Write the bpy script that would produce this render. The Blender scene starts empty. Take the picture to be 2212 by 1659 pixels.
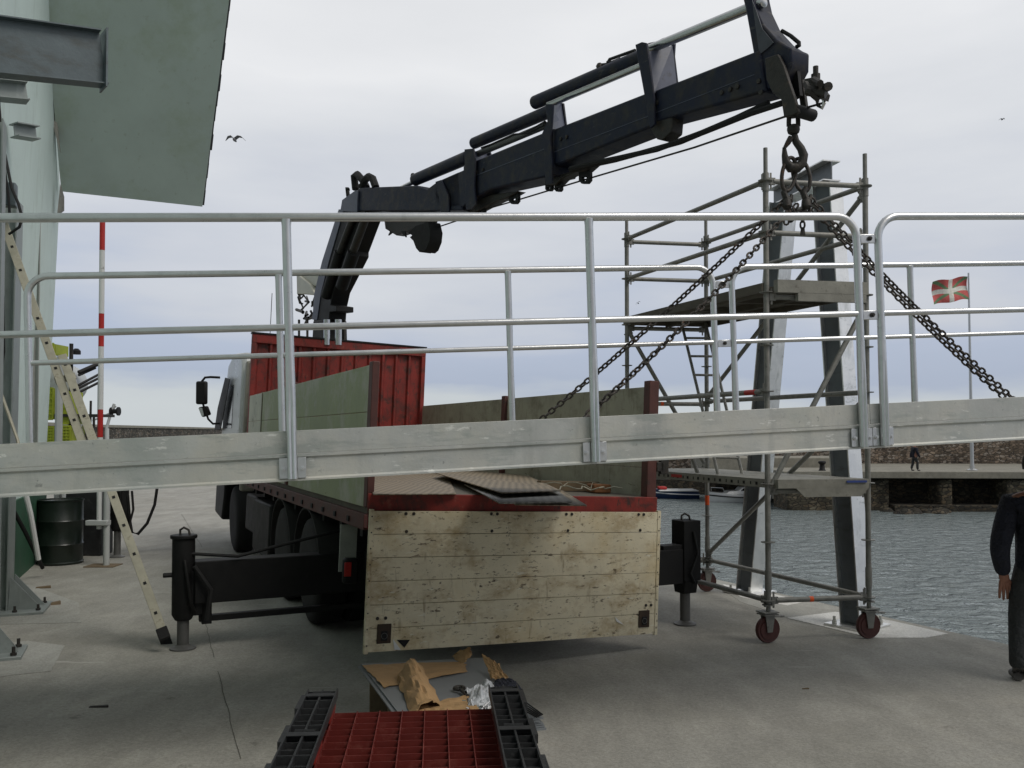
import bpy, math, random
from mathutils import Vector, Matrix, noise
random.seed(7)
S = bpy.context.scene
COL = S.collection
R = math.radians
# ------------------------------------------------------------------ camera
H = 1.8; FPX = 1880.0; PITCH = R(1.3); YC = 892.3      # numbers in a 2212 px wide picture
cam = bpy.data.cameras.new('camera'); camo = bpy.data.objects.new('camera', cam); COL.objects.link(camo)
camo.location = (0, 0, H); camo.rotation_euler = (R(90)+PITCH, 0, 0)
cam.sensor_width = 36; cam.lens = FPX/2212*36; cam.shift_y = 63.3/2212
cam.clip_start = .05; cam.clip_end = 6000
S.camera = camo
S.render.resolution_x = 1024; S.render.resolution_y = 768
S.view_settings.view_transform = 'Standard'; S.view_settings.look = 'None'
S.view_settings.gamma = 1; S.view_settings.exposure = 0.0
# ------------------------------------------------------------------ sky
W = bpy.data.worlds.new("World"); S.world = W; W.use_nodes = True
nt = W.node_tree; nt.nodes.clear()
def N(t, **k):
    n = nt.nodes.new(t)
    for a, b in k.items(): setattr(n, a, b)
    return n
SUN_EL, SUN_AZ = 52, 125      # azimuth measured from +Y towards +X
out = N('ShaderNodeOutputWorld'); add = N('ShaderNodeAddShader')
sky = N('ShaderNodeTexSky'); sky.sky_type = 'NISHITA'; sky.sun_disc = False
sky.sun_elevation = R(SUN_EL); sky.sun_rotation = R(SUN_AZ); sky.dust_density = 4
b1 = N('ShaderNodeBackground'); b1.inputs[1].default_value = .02
nt.links.new(sky.outputs[0], b1.inputs[0])
tc = N('ShaderNodeTexCoord'); sep = N('ShaderNodeSeparateXYZ'); nt.links.new(tc.outputs['Generated'], sep.inputs[0])
mp = N('ShaderNodeMapping'); mp.inputs['Scale'].default_value = (1, 1, 4.2); nt.links.new(tc.outputs['Generated'], mp.inputs[0])
nz = N('ShaderNodeTexNoise'); nz.inputs['Scale'].default_value = 1.7; nz.inputs['Detail'].default_value = 6; nz.inputs['Roughness'].default_value = .5
nt.links.new(mp.outputs[0], nz.inputs['Vector'])
m1 = N('ShaderNodeMath', operation='MULTIPLY_ADD'); m1.inputs[1].default_value = .46; nt.links.new(nz.outputs[0], m1.inputs[0])
m0 = N('ShaderNodeMath', operation='ADD'); m0.inputs[1].default_value = -.23; nt.links.new(sep.outputs[2], m0.inputs[0]); nt.links.new(m0.outputs[0], m1.inputs[2])
cr = N('ShaderNodeValToRGB'); nt.links.new(m1.outputs[0], cr.inputs[0])
stops = [(0, (.56, .60, .62)), (.035, (.53, .57, .60)), (.075, (.38, .435, .55)), (.14, (.41, .46, .575)), (.21, (.54, .56, .61)), (.31, (.67, .68, .695)), (.42, (.79, .79, .79)), (.7, (.60, .61, .62)), (1, (.5, .51, .53))]
el = cr.color_ramp.elements
while len(el) < len(stops): el.new(.5)
for e, (p, c) in zip(el, stops): e.position = p; e.color = (*c, 1)
m2 = N('ShaderNodeMapRange'); m2.inputs[1].default_value = -.6; m2.inputs[2].default_value = .45; m2.inputs[3].default_value = .42; m2.inputs[4].default_value = 1.0
mxx = N('ShaderNodeMath', operation='MULTIPLY_ADD'); mxx.inputs[1].default_value = .55; nt.links.new(sep.outputs[0], mxx.inputs[0]); nt.links.new(sep.outputs[1], mxx.inputs[2]); nt.links.new(mxx.outputs[0], m2.inputs[0])
m3 = N('ShaderNodeVectorMath', operation='SCALE'); nt.links.new(cr.outputs[0], m3.inputs[0]); nt.links.new(m2.outputs[0], m3.inputs[3])
b2 = N('ShaderNodeBackground'); b2.inputs[1].default_value = 1.0; nt.links.new(m3.outputs[0], b2.inputs[0])
nt.links.new(b1.outputs[0], add.inputs[0]); nt.links.new(b2.outputs[0], add.inputs[1]); nt.links.new(add.outputs[0], out.inputs[0])
sl = bpy.data.lights.new('sun', 'SUN'); sl.energy = 1.3; sl.angle = R(25); sl.color = (1, .96, .9)
so = bpy.data.objects.new('sun', sl); COL.objects.link(so)
d = Vector((math.sin(R(SUN_AZ))*math.cos(R(SUN_EL)), math.cos(R(SUN_AZ))*math.cos(R(SUN_EL)), math.sin(R(SUN_EL))))
so.rotation_euler = (-d).to_track_quat('-Z', 'Y').to_euler()

# ------------------------------------------------------------------ projection helpers (real depths)
def ray(px, py):
    x = (px-1106)/FPX; y = -(py-YC)/FPX
    return Vector((x, math.cos(PITCH)-y*math.sin(PITCH), math.sin(PITCH)+y*math.cos(PITCH)))
def at(px, py, Y):
    r = ray(px, py); return Vector((0, 0, H)) + r*(Y/r.y)
def gr(px, py, z=0):
    r = ray(px, py); return Vector((0, 0, H)) + r*((z-H)/r.z)
def onplane(px, py, n, c):
    r = ray(px, py); return Vector((0, 0, H)) + r*((c-n.z*H)/r.dot(n))
def frame(o, x, y, z):
    m = Matrix((x, y, z)).transposed().to_4x4(); m.translation = o; return m
I4 = Matrix.Identity(4)
# ------------------------------------------------------------------ mesh builder
class MB:
    def __init__(s): s.v = []; s.f = []
    def add(s, vs, fs):
        o = len(s.v); s.v += [Vector(v) for v in vs]; s.f += [tuple(i+o for i in f) for f in fs]; return s
    def hexa(s, p):
        return s.add(p, [(0,3,2,1),(4,5,6,7),(0,1,5,4),(1,2,6,5),(2,3,7,6),(3,0,4,7)])
    def bx(s, F, lo, hi):
        x0,y0,z0 = lo; x1,y1,z1 = hi
        return s.hexa([F@Vector(p) for p in ((x0,y0,z0),(x1,y0,z0),(x1,y1,z0),(x0,y1,z0),(x0,y0,z1),(x1,y0,z1),(x1,y1,z1),(x0,y1,z1))])
    def prism(s, pts, vec):
        n = len(pts); pts = [Vector(p) for p in pts]; vec = Vector(vec)
        return s.add(pts+[p+vec for p in pts], [tuple(range(n))[::-1], tuple(range(n, 2*n))]+[(i,(i+1)%n,(i+1)%n+n,i+n) for i in range(n)])
    def rings(s, rs, caps=True, closed=False):
        n = len(rs[0]); o = len(s.v)
        for r in rs: s.v += [Vector(p) for p in r]
        m = len(rs)
        for i in range(m if closed else m-1):
            a = o+i*n; b = o+((i+1)%m)*n
            for j in range(n): s.f.append((a+j, a+(j+1)%n, b+(j+1)%n, b+j))
        if caps and not closed:
            s.f.append(tuple(range(o, o+n))[::-1]); s.f.append(tuple(range(o+(m-1)*n, o+m*n)))
        return s
    def tube(s, path, r, n=10, closed=False, r1=None, squash=None):
        path = [Vector(p) for p in path]; m = len(path); rs = []; up = None
        for i, p in enumerate(path):
            if closed: t = path[(i+1)%m]-path[i-1]
            else: t = path[min(i+1, m-1)]-path[max(i-1, 0)]
            t.normalize()
            if up is None:
                up = Vector((0,0,1)) if abs(t.z) < .9 else Vector((1,0,0))
            a = t.cross(up); a.normalize(); up = a.cross(t); up.normalize()
            rr = r if r1 is None else r+(r1-r)*i/(m-1)
            if isinstance(r, (list, tuple)): rr = r[i]
            rs.append([p+a*math.cos(2*math.pi*k/n)*rr+up*math.sin(2*math.pi*k/n)*rr for k in range(n)])
        return s.rings(rs, True, closed)
    def cyl(s, a, b, r, n=14, r1=None): return s.tube([a, b], r, n, r1=r if r1 is None else r1)
    def lathe(s, o, ax, prof, n=20):
        o = Vector(o); ax = Vector(ax).normalized()
        t = Vector((0,0,1)) if abs(ax.z) < .9 else Vector((1,0,0))
        a = ax.cross(t).normalized(); b = ax.cross(a)
        return s.rings([[o+ax*h+(a*math.cos(2*math.pi*k/n)+b*math.sin(2*math.pi*k/n))*max(r, .0005) for k in range(n)] for r, h in prof])
    def ball(s, c, r, n=12):
        return s.lathe(Vector(c)-Vector((0,0,r)), (0,0,1), [(r*math.sin(math.pi*i/8), r-r*math.cos(math.pi*i/8)) for i in range(9)], n)
    def hbeam(s, p0, p1, nrm, h, w, t=.012, tw=.009):
        p0, p1 = Vector(p0), Vector(p1); z = (p1-p0); L = z.length; z.normalize()
        y = Vector(nrm); y = (y-z*y.dot(z)).normalized(); x = y.cross(z)
        F = frame(p0, x, y, z)
        s.bx(F, (-w/2, h/2-t, 0), (w/2, h/2, L)); s.bx(F, (-w/2, -h/2, 0), (w/2, -h/2+t, L)); s.bx(F, (-tw/2, -h/2+t, 0), (tw/2, h/2-t, L)); return s
    def build(s, name, mat, parent=None, bevel=0, smooth=True, loc=None, sub=None):
        me = bpy.data.meshes.new(name)
        if parent is not None: o0 = WL[parent.name]
        else:
            if loc is None:
                xs = [v.x for v in s.v]; ys = [v.y for v in s.v]; loc = Vector(((min(xs)+max(xs))/2, (min(ys)+max(ys))/2, min(v.z for v in s.v)))
            o0 = Vector(loc)
        me.from_pydata([v-o0 for v in s.v], [], s.f); me.update()
        import bmesh
        bm = bmesh.new(); bm.from_mesh(me); bmesh.ops.recalc_face_normals(bm, faces=bm.faces); bm.to_mesh(me); bm.free()
        if smooth:
            for p in me.polygons: p.use_smooth = True
            me.set_sharp_from_angle(angle=R(38))
        me.materials.append(mat)
        o = bpy.data.objects.new(name, me); COL.objects.link(o)
        if parent is not None: o.parent = parent
        else: o.location = o0
        WL[o.name] = o0
        if bevel:
            m = o.modifiers.new('bevel', 'BEVEL'); m.width = bevel; m.segments = 2; m.limit_method = 'ANGLE'; m.angle_limit = R(50); m.use_clamp_overlap = True
        return o
WL = {}
def thing(name, label, cat, loc, group=None):
    o = bpy.data.objects.new(name, None); o.empty_display_size = .2; COL.objects.link(o); o.location = loc
    WL[o.name] = Vector(loc); o['label'] = label; o['category'] = cat
    if group: o['group'] = group
    return o
def tag(o, label, cat, group=None):
    o['label'] = label; o['category'] = cat
    if group: o['group'] = group
    return o
def struct(o): o['kind'] = 'structure'; return o
def copy_tree(o, delta, label=None):
    def rec(a, parent):
        c = a.copy(); COL.objects.link(c); c.parent = parent; WL[c.name] = WL[a.name]
        for ch in a.children: rec(ch, c)
        return c
    c = rec(o, None); c.location = Vector(o.location)+Vector(delta)
    if label: c['label'] = label
    return c
# ------------------------------------------------------------------ materials
def mat(name, col, rough=.6, metal=0, var=.2, scale=6, bump=.15, bscale=40, stain=None, stretch=(1,1,1), spec=.5, stain2=None, rvar=.15):
    m = bpy.data.materials.new(name); m.use_nodes = True; t = m.node_tree; L = t.links
    p = t.nodes['Principled BSDF']; tcn = t.nodes.new('ShaderNodeTexCoord'); mpn = t.nodes.new('ShaderNodeMapping')
    mpn.inputs['Scale'].default_value = stretch; L.new(tcn.outputs['Object'], mpn.inputs[0])
    def noi(sc, det=6, ro=.6, v=None):
        n = t.nodes.new('ShaderNodeTexNoise'); n.inputs['Scale'].default_value = sc; n.inputs['Detail'].default_value = det; n.inputs['Roughness'].default_value = ro
        L.new((v or mpn).outputs[0], n.inputs['Vector']); return n
    def ramp(src, a, b):
        r = t.nodes.new('ShaderNodeMapRange'); r.inputs[1].default_value = a; r.inputs[2].default_value = b; L.new(src, r.inputs[0]); return r.outputs[0]
    def mixc(f, a, b):
        x = t.nodes.new('ShaderNodeMix'); x.data_type = 'RGBA'
        if isinstance(f, float): x.inputs[0].default_value = f
        else: L.new(f, x.inputs[0])
        for s_, v in ((6, a), (7, b)):
            if isinstance(v, tuple): x.inputs[s_].default_value = (*v, 1)
            else: L.new(v, x.inputs[s_])
        return x.outputs[2]
    n1 = noi(scale)
    dk = tuple(c*(1-var) for c in col); lt = tuple(min(1, c*(1+var)) for c in col)
    c = mixc(ramp(n1.outputs[0], .3, .7), dk, lt)
    for st in (stain, stain2):
        if st:
            sc, lo, hi, sc_col = st[:4]; mp2 = mpn
            if len(st) > 4:
                mp2 = t.nodes.new('ShaderNodeMapping'); mp2.inputs['Scale'].default_value = st[4]; L.new(tcn.outputs['Object'], mp2.inputs[0])
            n2 = noi(sc, 8, .7, mp2); c = mixc(ramp(n2.outputs[0], lo, hi), c, sc_col)
    L.new(c, p.inputs['Base Color'])
    rr = t.nodes.new('ShaderNodeMapRange'); rr.inputs[3].default_value = max(.03, rough-rvar); rr.inputs[4].default_value = min(1, rough+rvar); L.new(n1.outputs[0], rr.inputs[0]); L.new(rr.outputs[0], p.inputs['Roughness'])
    p.inputs['Metallic'].default_value = metal; p.inputs['Specular IOR Level'].default_value = spec
    if bump:
        n3 = noi(bscale, 5); bn = t.nodes.new('ShaderNodeBump'); bn.inputs['Strength'].default_value = bump; bn.inputs['Distance'].default_value = .01
        L.new(n3.outputs[0], bn.inputs['Height']); L.new(bn.outputs[0], p.inputs['Normal'])
    m['_c'] = 1
    return m
galv = mat('galvanised_plate', (.50,.51,.49), .5, .35, .10, 5, .12, 60, (3.0, .52, .72, (.36,.38,.37), (1,1,5)), stain2=(40, .66, .74, (.2,.2,.2)))
tube_m = mat('galvanised_tube', (.66,.67,.67), .30, .92, .06, 9, .06, 60, (12, .55, .80, (.50,.52,.52)), rvar=.08)
scaf = mat('scaffold_tube', (.23,.23,.21), .55, .35, .22, 14, .25, 80, (22, .60, .70, (.09,.085,.075)))
deckm = mat('scaffold_deck', (.26,.255,.22), .65, .15, .2, 9, .2, 60, (14, .58, .7, (.13,.12,.10)))
navy = mat('navy_paint', (.006,.010,.027), .55, 0, .3, 7, .15, 40, (8, .50, .70, (.030,.027,.025)), stain2=(30, .66, .72, (.075,.07,.065)), spec=.35)
navyl = mat('faded_navy_paint', (.075,.085,.125), .45, 0, .2, 7, .1, 40, (12, .58, .7, (.04,.038,.04)))
blackp = mat('black_paint', (.009,.009,.009), .6, 0, .3, 8, .15, 40, (9, .6, .75, (.022,.019,.016)), spec=.3)
dirty = mat('greasy_steel', (.035,.032,.028), .55, .3, .35, 16, .35, 60, (12, .55, .7, (.075,.055,.038)))
chrome = mat('chrome_rod', (.55,.55,.54), .18, .95, .08, 10, 0)
redp = mat('red_paint', (.22,.020,.013), .6, 0, .22, 5, .15, 30, (6, .50, .66, (.045,.016,.011)), stain2=(26, .66, .72, (.03,.02,.018)))
redd = mat('faded_red_paint', (.085,.028,.022), .6, 0, .25, 6, .15, 30, (9, .55, .68, (.05,.024,.018)))
board = mat('side_board', (.33,.32,.25), .7, 0, .18, 3, .15, 30, (4, .50, .70, (.19,.18,.13)), stain2=(22, .68, .74, (.05,.045,.03)))
greenb = mat('green_side_board', (.31,.34,.20), .6, 0, .12, 3, .12, 25, (1.6, .50, .62, (.42,.42,.34)), stain2=(24, .70, .75, (.07,.07,.04)))
creamb = mat('cream_side_board', (.55,.54,.45), .6, 0, .15, 3, .12, 25, (3.5, .60, .66, (.22,.23,.15)), stain2=(18, .68, .72, (.12,.08,.05)))
tailm = mat('worn_cream_planks', (.72,.65,.47), .62, 0, .12, 3.2, .3, 35, (3.5, .50, .74, (.36,.25,.11), (1,1,1.6)), stain2=(17, .60, .66, (.09,.065,.04), (.6,.6,1.3)))
greyw = mat('white_lorry_paint', (.55,.56,.55), .3, 0, .08, 3, .03, 20, (4, .62, .8, (.30,.30,.28)))
rubber = mat('tyre_rubber', (.010,.010,.010), .85, 0, .3, 10, .4, 50)
glassd = mat('dark_glass', (.01,.012,.014), .08, 0, .1, 3, 0)
steelr = mat('rim_paint', (.11,.11,.105), .5, .2, .2, 8, .1, 40)
chainm = mat('rusty_chain', (.055,.048,.042), .5, .55, .35, 30, .3, 90, (18, .55, .7, (.10,.055,.032)))
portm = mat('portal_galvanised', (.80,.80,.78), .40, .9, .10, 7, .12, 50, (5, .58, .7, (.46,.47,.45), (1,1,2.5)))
bwall = mat('pale_green_render', (.62,.73,.69), .8, 0, .05, 2, .1, 50, (1.5, .55, .75, (.52,.62,.57)))
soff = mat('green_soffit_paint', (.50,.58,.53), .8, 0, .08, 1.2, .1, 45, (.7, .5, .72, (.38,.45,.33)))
dgreen = mat('dark_green_plinth', (.022,.085,.045), .6, 0, .2, 4, .1, 40, (6, .58, .7, (.05,.08,.05)))
slate = mat('slate', (.04,.04,.045), .7, 0, .2, 9, .3, 40)
colm = mat('column_galvanised', (.27,.30,.29), .5, .3, .12, 5, .12, 40, (4, .58, .75, (.20,.22,.21)))
ironm = mat('dark_galvanised', (.10,.125,.135), .45, .3, .2, 3, .12, 40, (3, .5, .72, (.07,.075,.07), (1,1,3)))
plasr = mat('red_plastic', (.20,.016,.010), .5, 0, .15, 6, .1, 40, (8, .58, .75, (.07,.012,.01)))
plasb = mat('black_plastic', (.022,.023,.024), .5, 0, .25, 12, .2, 60, (14, .6, .7, (.06,.06,.058)))
card = mat('brown_paper', (.36,.225,.105), .8, 0, .12, 6, .2, 25, (5, .6, .8, (.24,.15,.075)))
sheet = mat('steel_sheet', (.20,.215,.225), .5, .3, .12, 2, .05, 30, (4, .6, .75, (.26,.24,.20)))
alum = mat('ladder_aluminium', (.36,.345,.27), .5, .3, .15, 12, .15, 50, (12, .58, .7, (.20,.18,.13)))
woodm = mat('old_timber', (.15,.11,.065), .8, 0, .25, 9, .3, 30)
yel = mat('yellow_net', (.36,.42,.03), .6, 0, .15, 9, .2, 30)
whitep = mat('white_gloss', (.62,.63,.62), .4, 0, .06, 4, .03, 30, (9, .64, .72, (.3,.3,.28)))
tankm = mat('grey_tank', (.44,.46,.45), .45, 0, .08, 2, .05, 20, (3, .6, .75, (.24,.25,.24)))
redw = mat('red_band_paint', (.42,.018,.014), .45, 0, .1, 6, .03, 30)
barrelm = mat('barrel_paint', (.010,.016,.012), .35, 0, .3, 5, .1, 30)
orange = mat('orange_tape', (.85,.11,.015), .5, 0, .05, 6, 0)
bluet = mat('blue_label', (.04,.07,.25), .5, 0, .1, 20, 0)
clothn = mat('navy_workwear', (.010,.012,.022), .85, 0, .3, 9, 1.0, 11)
clotht = mat('charcoal_trousers', (.030,.033,.034), .85, 0, .25, 9, 1.0, 10)
for m_ in (clothn, clotht):
    for n_ in m_.node_tree.nodes:
        if n_.type == 'BUMP': n_.inputs['Distance'].default_value = .06
skin = mat('skin', (.28,.13,.085), .6, 0, .12, 20, .1, 60)
hairm = mat('hair', (.02,.015,.01), .8)
shoem = mat('boot_leather', (.07,.065,.06), .7)
plasc = mat('clear_polythene', (.42,.44,.46), .25, 0, .15, 25, .5, 60)
hi_c = mat('boat_white', (.72,.73,.72), .3, 0, .05, 2, 0)
boatb = mat('boat_blue', (.012,.03,.085), .35, 0, .2, 2, 0)
gull = mat('gull_grey', (.18,.18,.19), .8)
ccab = mat('control_box_cream', (.55,.54,.46), .5, 0, .08, 5, .05)
tread = mat('tread_plate', (.27,.215,.145), .6, .0, .15, 6, .1, 40, (5, .58, .74, (.12,.11,.09)))
def add_tread(m):      # raised lozenges of the tread plate
    t = m.node_tree; L = t.links; p = t.nodes['Principled BSDF']; src = p.inputs['Base Color'].links[0].from_socket
    tcn = t.nodes.new('ShaderNodeTexCoord'); ck = t.nodes.new('ShaderNodeTexChecker'); ck.inputs['Scale'].default_value = 26
    L.new(tcn.outputs['Object'], ck.inputs['Vector']); bn = t.nodes.new('ShaderNodeBump'); bn.inputs['Strength'].default_value = .6; bn.inputs['Distance'].default_value = .004
    L.new(ck.outputs['Fac'], bn.inputs['Height']); L.new(bn.outputs[0], p.inputs['Normal'])
    mrr = t.nodes.new('ShaderNodeMapRange'); mrr.inputs[3].default_value = .62; mrr.inputs[4].default_value = 1.15; L.new(ck.outputs['Fac'], mrr.inputs[0])
    vv = t.nodes.new('ShaderNodeVectorMath'); vv.operation = 'SCALE'; L.new(src, vv.inputs[0]); L.new(mrr.outputs[0], vv.inputs[3]); L.new(vv.outputs[0], p.inputs['Base Color'])
    mpt = t.nodes.new('ShaderNodeMapping'); mpt.inputs['Rotation'].default_value = (0, 0, R(45)); mpt.inputs['Scale'].default_value = (1, .6, 1); L.new(tcn.outputs['Object'], mpt.inputs[0]); L.new(mpt.outputs[0], ck.inputs['Vector'])
add_tread(tread)
def concrete(name, base, dark, warm):
    m = mat(name, base, .85, 0, .10, .9, .35, 45, (.55, .45, .68, dark), stain2=(1.3, .56, .74, warm), spec=.3)
    t = m.node_tree; L = t.links; p = t.nodes['Principled BSDF']; src = p.inputs['Base Color'].links[0].from_socket
    tcn = t.nodes.new('ShaderNodeTexCoord'); n = t.nodes.new('ShaderNodeTexNoise'); n.inputs['Scale'].default_value = 55; n.inputs['Detail'].default_value = 10; n.inputs['Roughness'].default_value = .75
    L.new(tcn.outputs['Object'], n.inputs['Vector'])
    mr = t.nodes.new('ShaderNodeMapRange'); mr.inputs[1].default_value = .3; mr.inputs[2].default_value = .7; mr.inputs[3].default_value = .72; mr.inputs[4].default_value = 1.28; L.new(n.outputs[0], mr.inputs[0])
    n2 = t.nodes.new('ShaderNodeTexNoise'); n2.inputs['Scale'].default_value = 5; n2.inputs['Detail'].default_value = 8
    mpx = t.nodes.new('ShaderNodeMapping'); mpx.inputs['Scale'].default_value = (1, .35, 1); mpx.inputs['Rotation'].default_value = (0, 0, R(25)); L.new(tcn.outputs['Object'], mpx.inputs[0]); L.new(mpx.outputs[0], n2.inputs['Vector'])
    mr2 = t.nodes.new('ShaderNodeMapRange'); mr2.inputs[1].default_value = .3; mr2.inputs[2].default_value = .7; mr2.inputs[3].default_value = .88; mr2.inputs[4].default_value = 1.12; L.new(n2.outputs[0], mr2.inputs[0])
    mu = t.nodes.new('ShaderNodeMath'); mu.operation = 'MULTIPLY'; L.new(mr.outputs[0], mu.inputs[0]); L.new(mr2.outputs[0], mu.inputs[1])
    v = t.nodes.new('ShaderNodeVectorMath'); v.operation = 'SCALE'; L.new(src, v.inputs[0]); L.new(mu.outputs[0], v.inputs[3]); L.new(v.outputs[0], p.inputs['Base Color'])
    return m
wconc2 = concrete('dusty_concrete', (.36,.36,.33), (.27,.265,.235), (.42,.41,.38))
conc = concrete('quay_concrete', (.325,.318,.285), (.24,.233,.20), (.37,.355,.31))
wconc = concrete('fresh_white_concrete', (.64,.64,.61), (.55,.54,.50), (.78,.78,.75))
pierc = concrete('pier_concrete', (.24,.23,.19), (.17,.16,.13), (.26,.24,.19))
def stone(name, c1, c2, joint, sc=1.0, dark=None):
    m = bpy.data.materials.new(name); m.use_nodes = True; t = m.node_tree; L = t.links; p = t.nodes['Principled BSDF']
    tcn = t.nodes.new('ShaderNodeTexCoord'); mpn = t.nodes.new('ShaderNodeMapping'); mpn.inputs['Scale'].default_value = (1.3*sc, 1.3*sc, 2.6*sc); L.new(tcn.outputs['Object'], mpn.inputs[0])
    vo = t.nodes.new('ShaderNodeTexVoronoi'); vo.feature = 'F1'; vo.inputs['Scale'].default_value = 1.2; L.new(mpn.outputs[0], vo.inputs['Vector'])
    cr_ = t.nodes.new('ShaderNodeValToRGB'); sp = t.nodes.new('ShaderNodeSeparateColor'); L.new(vo.outputs['Color'], sp.inputs[0]); L.new(sp.outputs[0], cr_.inputs[0])
    e = cr_.color_ramp.elements; e[0].color = (*c1, 1); e[1].color = (*c2, 1)
    for pos, c in ((.35, tuple(x*.6 for x in c1)), (.65, (c2[0]*.85, c2[1]*.72, c2[2]*.62))):
        q = e.new(pos); q.color = (*c, 1)
    v2 = t.nodes.new('ShaderNodeTexVoronoi'); v2.feature = 'DISTANCE_TO_EDGE'; v2.inputs['Scale'].default_value = 1.2; L.new(mpn.outputs[0], v2.inputs['Vector'])
    mr = t.nodes.new('ShaderNodeMapRange'); mr.inputs[1].default_value = .02; mr.inputs[2].default_value = .09; L.new(v2.outputs[0], mr.inputs[0])
    mx = t.nodes.new('ShaderNodeMix'); mx.data_type = 'RGBA'; L.new(mr.outputs[0], mx.inputs[0]); mx.inputs[6].default_value = (*joint, 1); L.new(cr_.outputs[0], mx.inputs[7])
    n = t.nodes.new('ShaderNodeTexNoise'); n.inputs['Scale'].default_value = .9; n.inputs['Detail'].default_value = 9; n.inputs['Roughness'].default_value = .7; L.new(tcn.outputs['Object'], n.inputs['Vector'])
    mr2 = t.nodes.new('ShaderNodeMapRange'); mr2.inputs[1].default_value = .35; mr2.inputs[2].default_value = .65; mr2.inputs[3].default_value = .45; mr2.inputs[4].default_value = 1.5; L.new(n.outputs[0], mr2.inputs[0])
    v = t.nodes.new('ShaderNodeVectorMath'); v.operation = 'SCALE'; L.new(mx.outputs[2], v.inputs[0]); L.new(mr2.outputs[0], v.inputs[3])
    L.new(v.outputs[0], p.inputs['Base Color']); p.inputs['Roughness'].default_value = .9
    bn = t.nodes.new('ShaderNodeBump'); bn.inputs['Strength'].default_value = .8; bn.inputs['Distance'].default_value = .08; L.new(mr.outputs[0], bn.inputs['Height']); L.new(bn.outputs[0], p.inputs['Normal'])
    return m
stonew = stone('rubble_stone', (.16,.125,.09), (.30,.27,.23), (.07,.06,.05), 2.3)
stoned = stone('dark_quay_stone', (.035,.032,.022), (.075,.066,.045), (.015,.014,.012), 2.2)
stonep = stone('pier_buttress_stone', (.085,.075,.05), (.15,.135,.095), (.04,.035,.028), 2.0)
stoneb = stone('breakwater_stone', (.07,.065,.05), (.15,.14,.12), (.03,.028,.024), 1.5)
def water_mat():
    m = bpy.data.materials.new('harbour_water'); m.use_nodes = True; t = m.node_tree; L = t.links; p = t.nodes['Principled BSDF']
    p.inputs['Base Color'].default_value = (.19,.225,.225, 1); p.inputs['Roughness'].default_value = .16; p.inputs['IOR'].default_value = 1.33
    tcn = t.nodes.new('ShaderNodeTexCoord'); mpn = t.nodes.new('ShaderNodeMapping'); mpn.inputs['Scale'].default_value = (.8, 1.0, 1); mpn.inputs['Rotation'].default_value = (0, 0, R(-25)); L.new(tcn.outputs['Object'], mpn.inputs[0])
    n = t.nodes.new('ShaderNodeTexNoise'); n.inputs['Scale'].default_value = 1.9; n.inputs['Detail'].default_value = 4; n.inputs['Roughness'].default_value = .55; n.inputs['Distortion'].default_value = .6; L.new(mpn.outputs[0], n.inputs['Vector'])
    bn = t.nodes.new('ShaderNodeBump'); bn.inputs['Strength'].default_value = 1.0; bn.inputs['Distance'].default_value = .5; L.new(n.outputs[0], bn.inputs['Height'])
    L.new(bn.outputs[0], p.inputs['Normal']); return m
waterm = water_mat()

def layer(m, scale, stretch, lo, hi, col, fac=1.0, rot=(0, 0, 0), detail=6, rough=.65, dist=0):
    t = m.node_tree; L = t.links; p = t.nodes['Principled BSDF']; src = p.inputs['Base Color'].links[0].from_socket
    a = t.nodes.new('ShaderNodeTexCoord'); b = t.nodes.new('ShaderNodeMapping'); b.inputs['Scale'].default_value = stretch; b.inputs['Rotation'].default_value = rot; L.new(a.outputs['Object'], b.inputs[0])
    n = t.nodes.new('ShaderNodeTexNoise'); n.inputs['Scale'].default_value = scale; n.inputs['Detail'].default_value = detail; n.inputs['Roughness'].default_value = rough; n.inputs['Distortion'].default_value = dist; L.new(b.outputs[0], n.inputs['Vector'])
    r = t.nodes.new('ShaderNodeMapRange'); r.inputs[1].default_value = lo; r.inputs[2].default_value = hi; r.inputs[4].default_value = fac; L.new(n.outputs[0], r.inputs[0])
    x = t.nodes.new('ShaderNodeMix'); x.data_type = 'RGBA'; L.new(r.outputs[0], x.inputs[0]); L.new(src, x.inputs[6]); x.inputs[7].default_value = (*col, 1); L.new(x.outputs[2], p.inputs['Base Color'])
ZT = (0, 0, R(-25))
layer(tailm, 34, (.12, 1, 1.3), .60, .66, (.13, .09, .05), .8, ZT); layer(tailm, 20, (1, 1, .16), .60, .70, (.22, .15, .07), .6, ZT); layer(tailm, 75, (1, 1, 1), .66, .70, (.07, .05, .03), .8); layer(tailm, 2.2, (1, 1, 1), .50, .68, (.58, .42, .17), .4); layer(tailm, 14, (.25, 1, 2.5), .64, .68, (.80, .78, .66), .7, ZT)
layer(navy, 26, (.25, .25, 1), .62, .68, (.08, .078, .075), .6); layer(navy, 5, (1, 1, 1), .52, .66, (.045, .038, .030), .7)
layer(galv, 1.3, (1, 1, 1), .50, .66, (.38, .42, .39), .5, dist=1.0); layer(galv, 2.2, (1, 1, 1), .42, .66, (.64, .61, .52), .55); layer(galv, 45, (1, 1, 1), .64, .69, (.27, .28, .27), .5); layer(galv, 9, (1, 1, .16), .54, .70, (.38, .39, .37), .6); layer(galv, 22, (.30, 1, 1), .62, .68, (.78, .78, .74), .8, (0, R(35), 0)); layer(galv, 8, (.16, 1, 1), .57, .64, (.33, .36, .34), .6, (0, R(28), 0)); layer(galv, 14, (1, 1, 1), .66, .69, (.20, .21, .20), .6)
layer(redp, 24, (1, 1, .3), .59, .66, (.035, .02, .015), .9); layer(redp, 5, (1, 1, .4), .55, .68, (.07, .02, .014), .7); layer(redp, 13, (1, 1, 1), .60, .70, (.28, .09, .06), .5)
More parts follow.
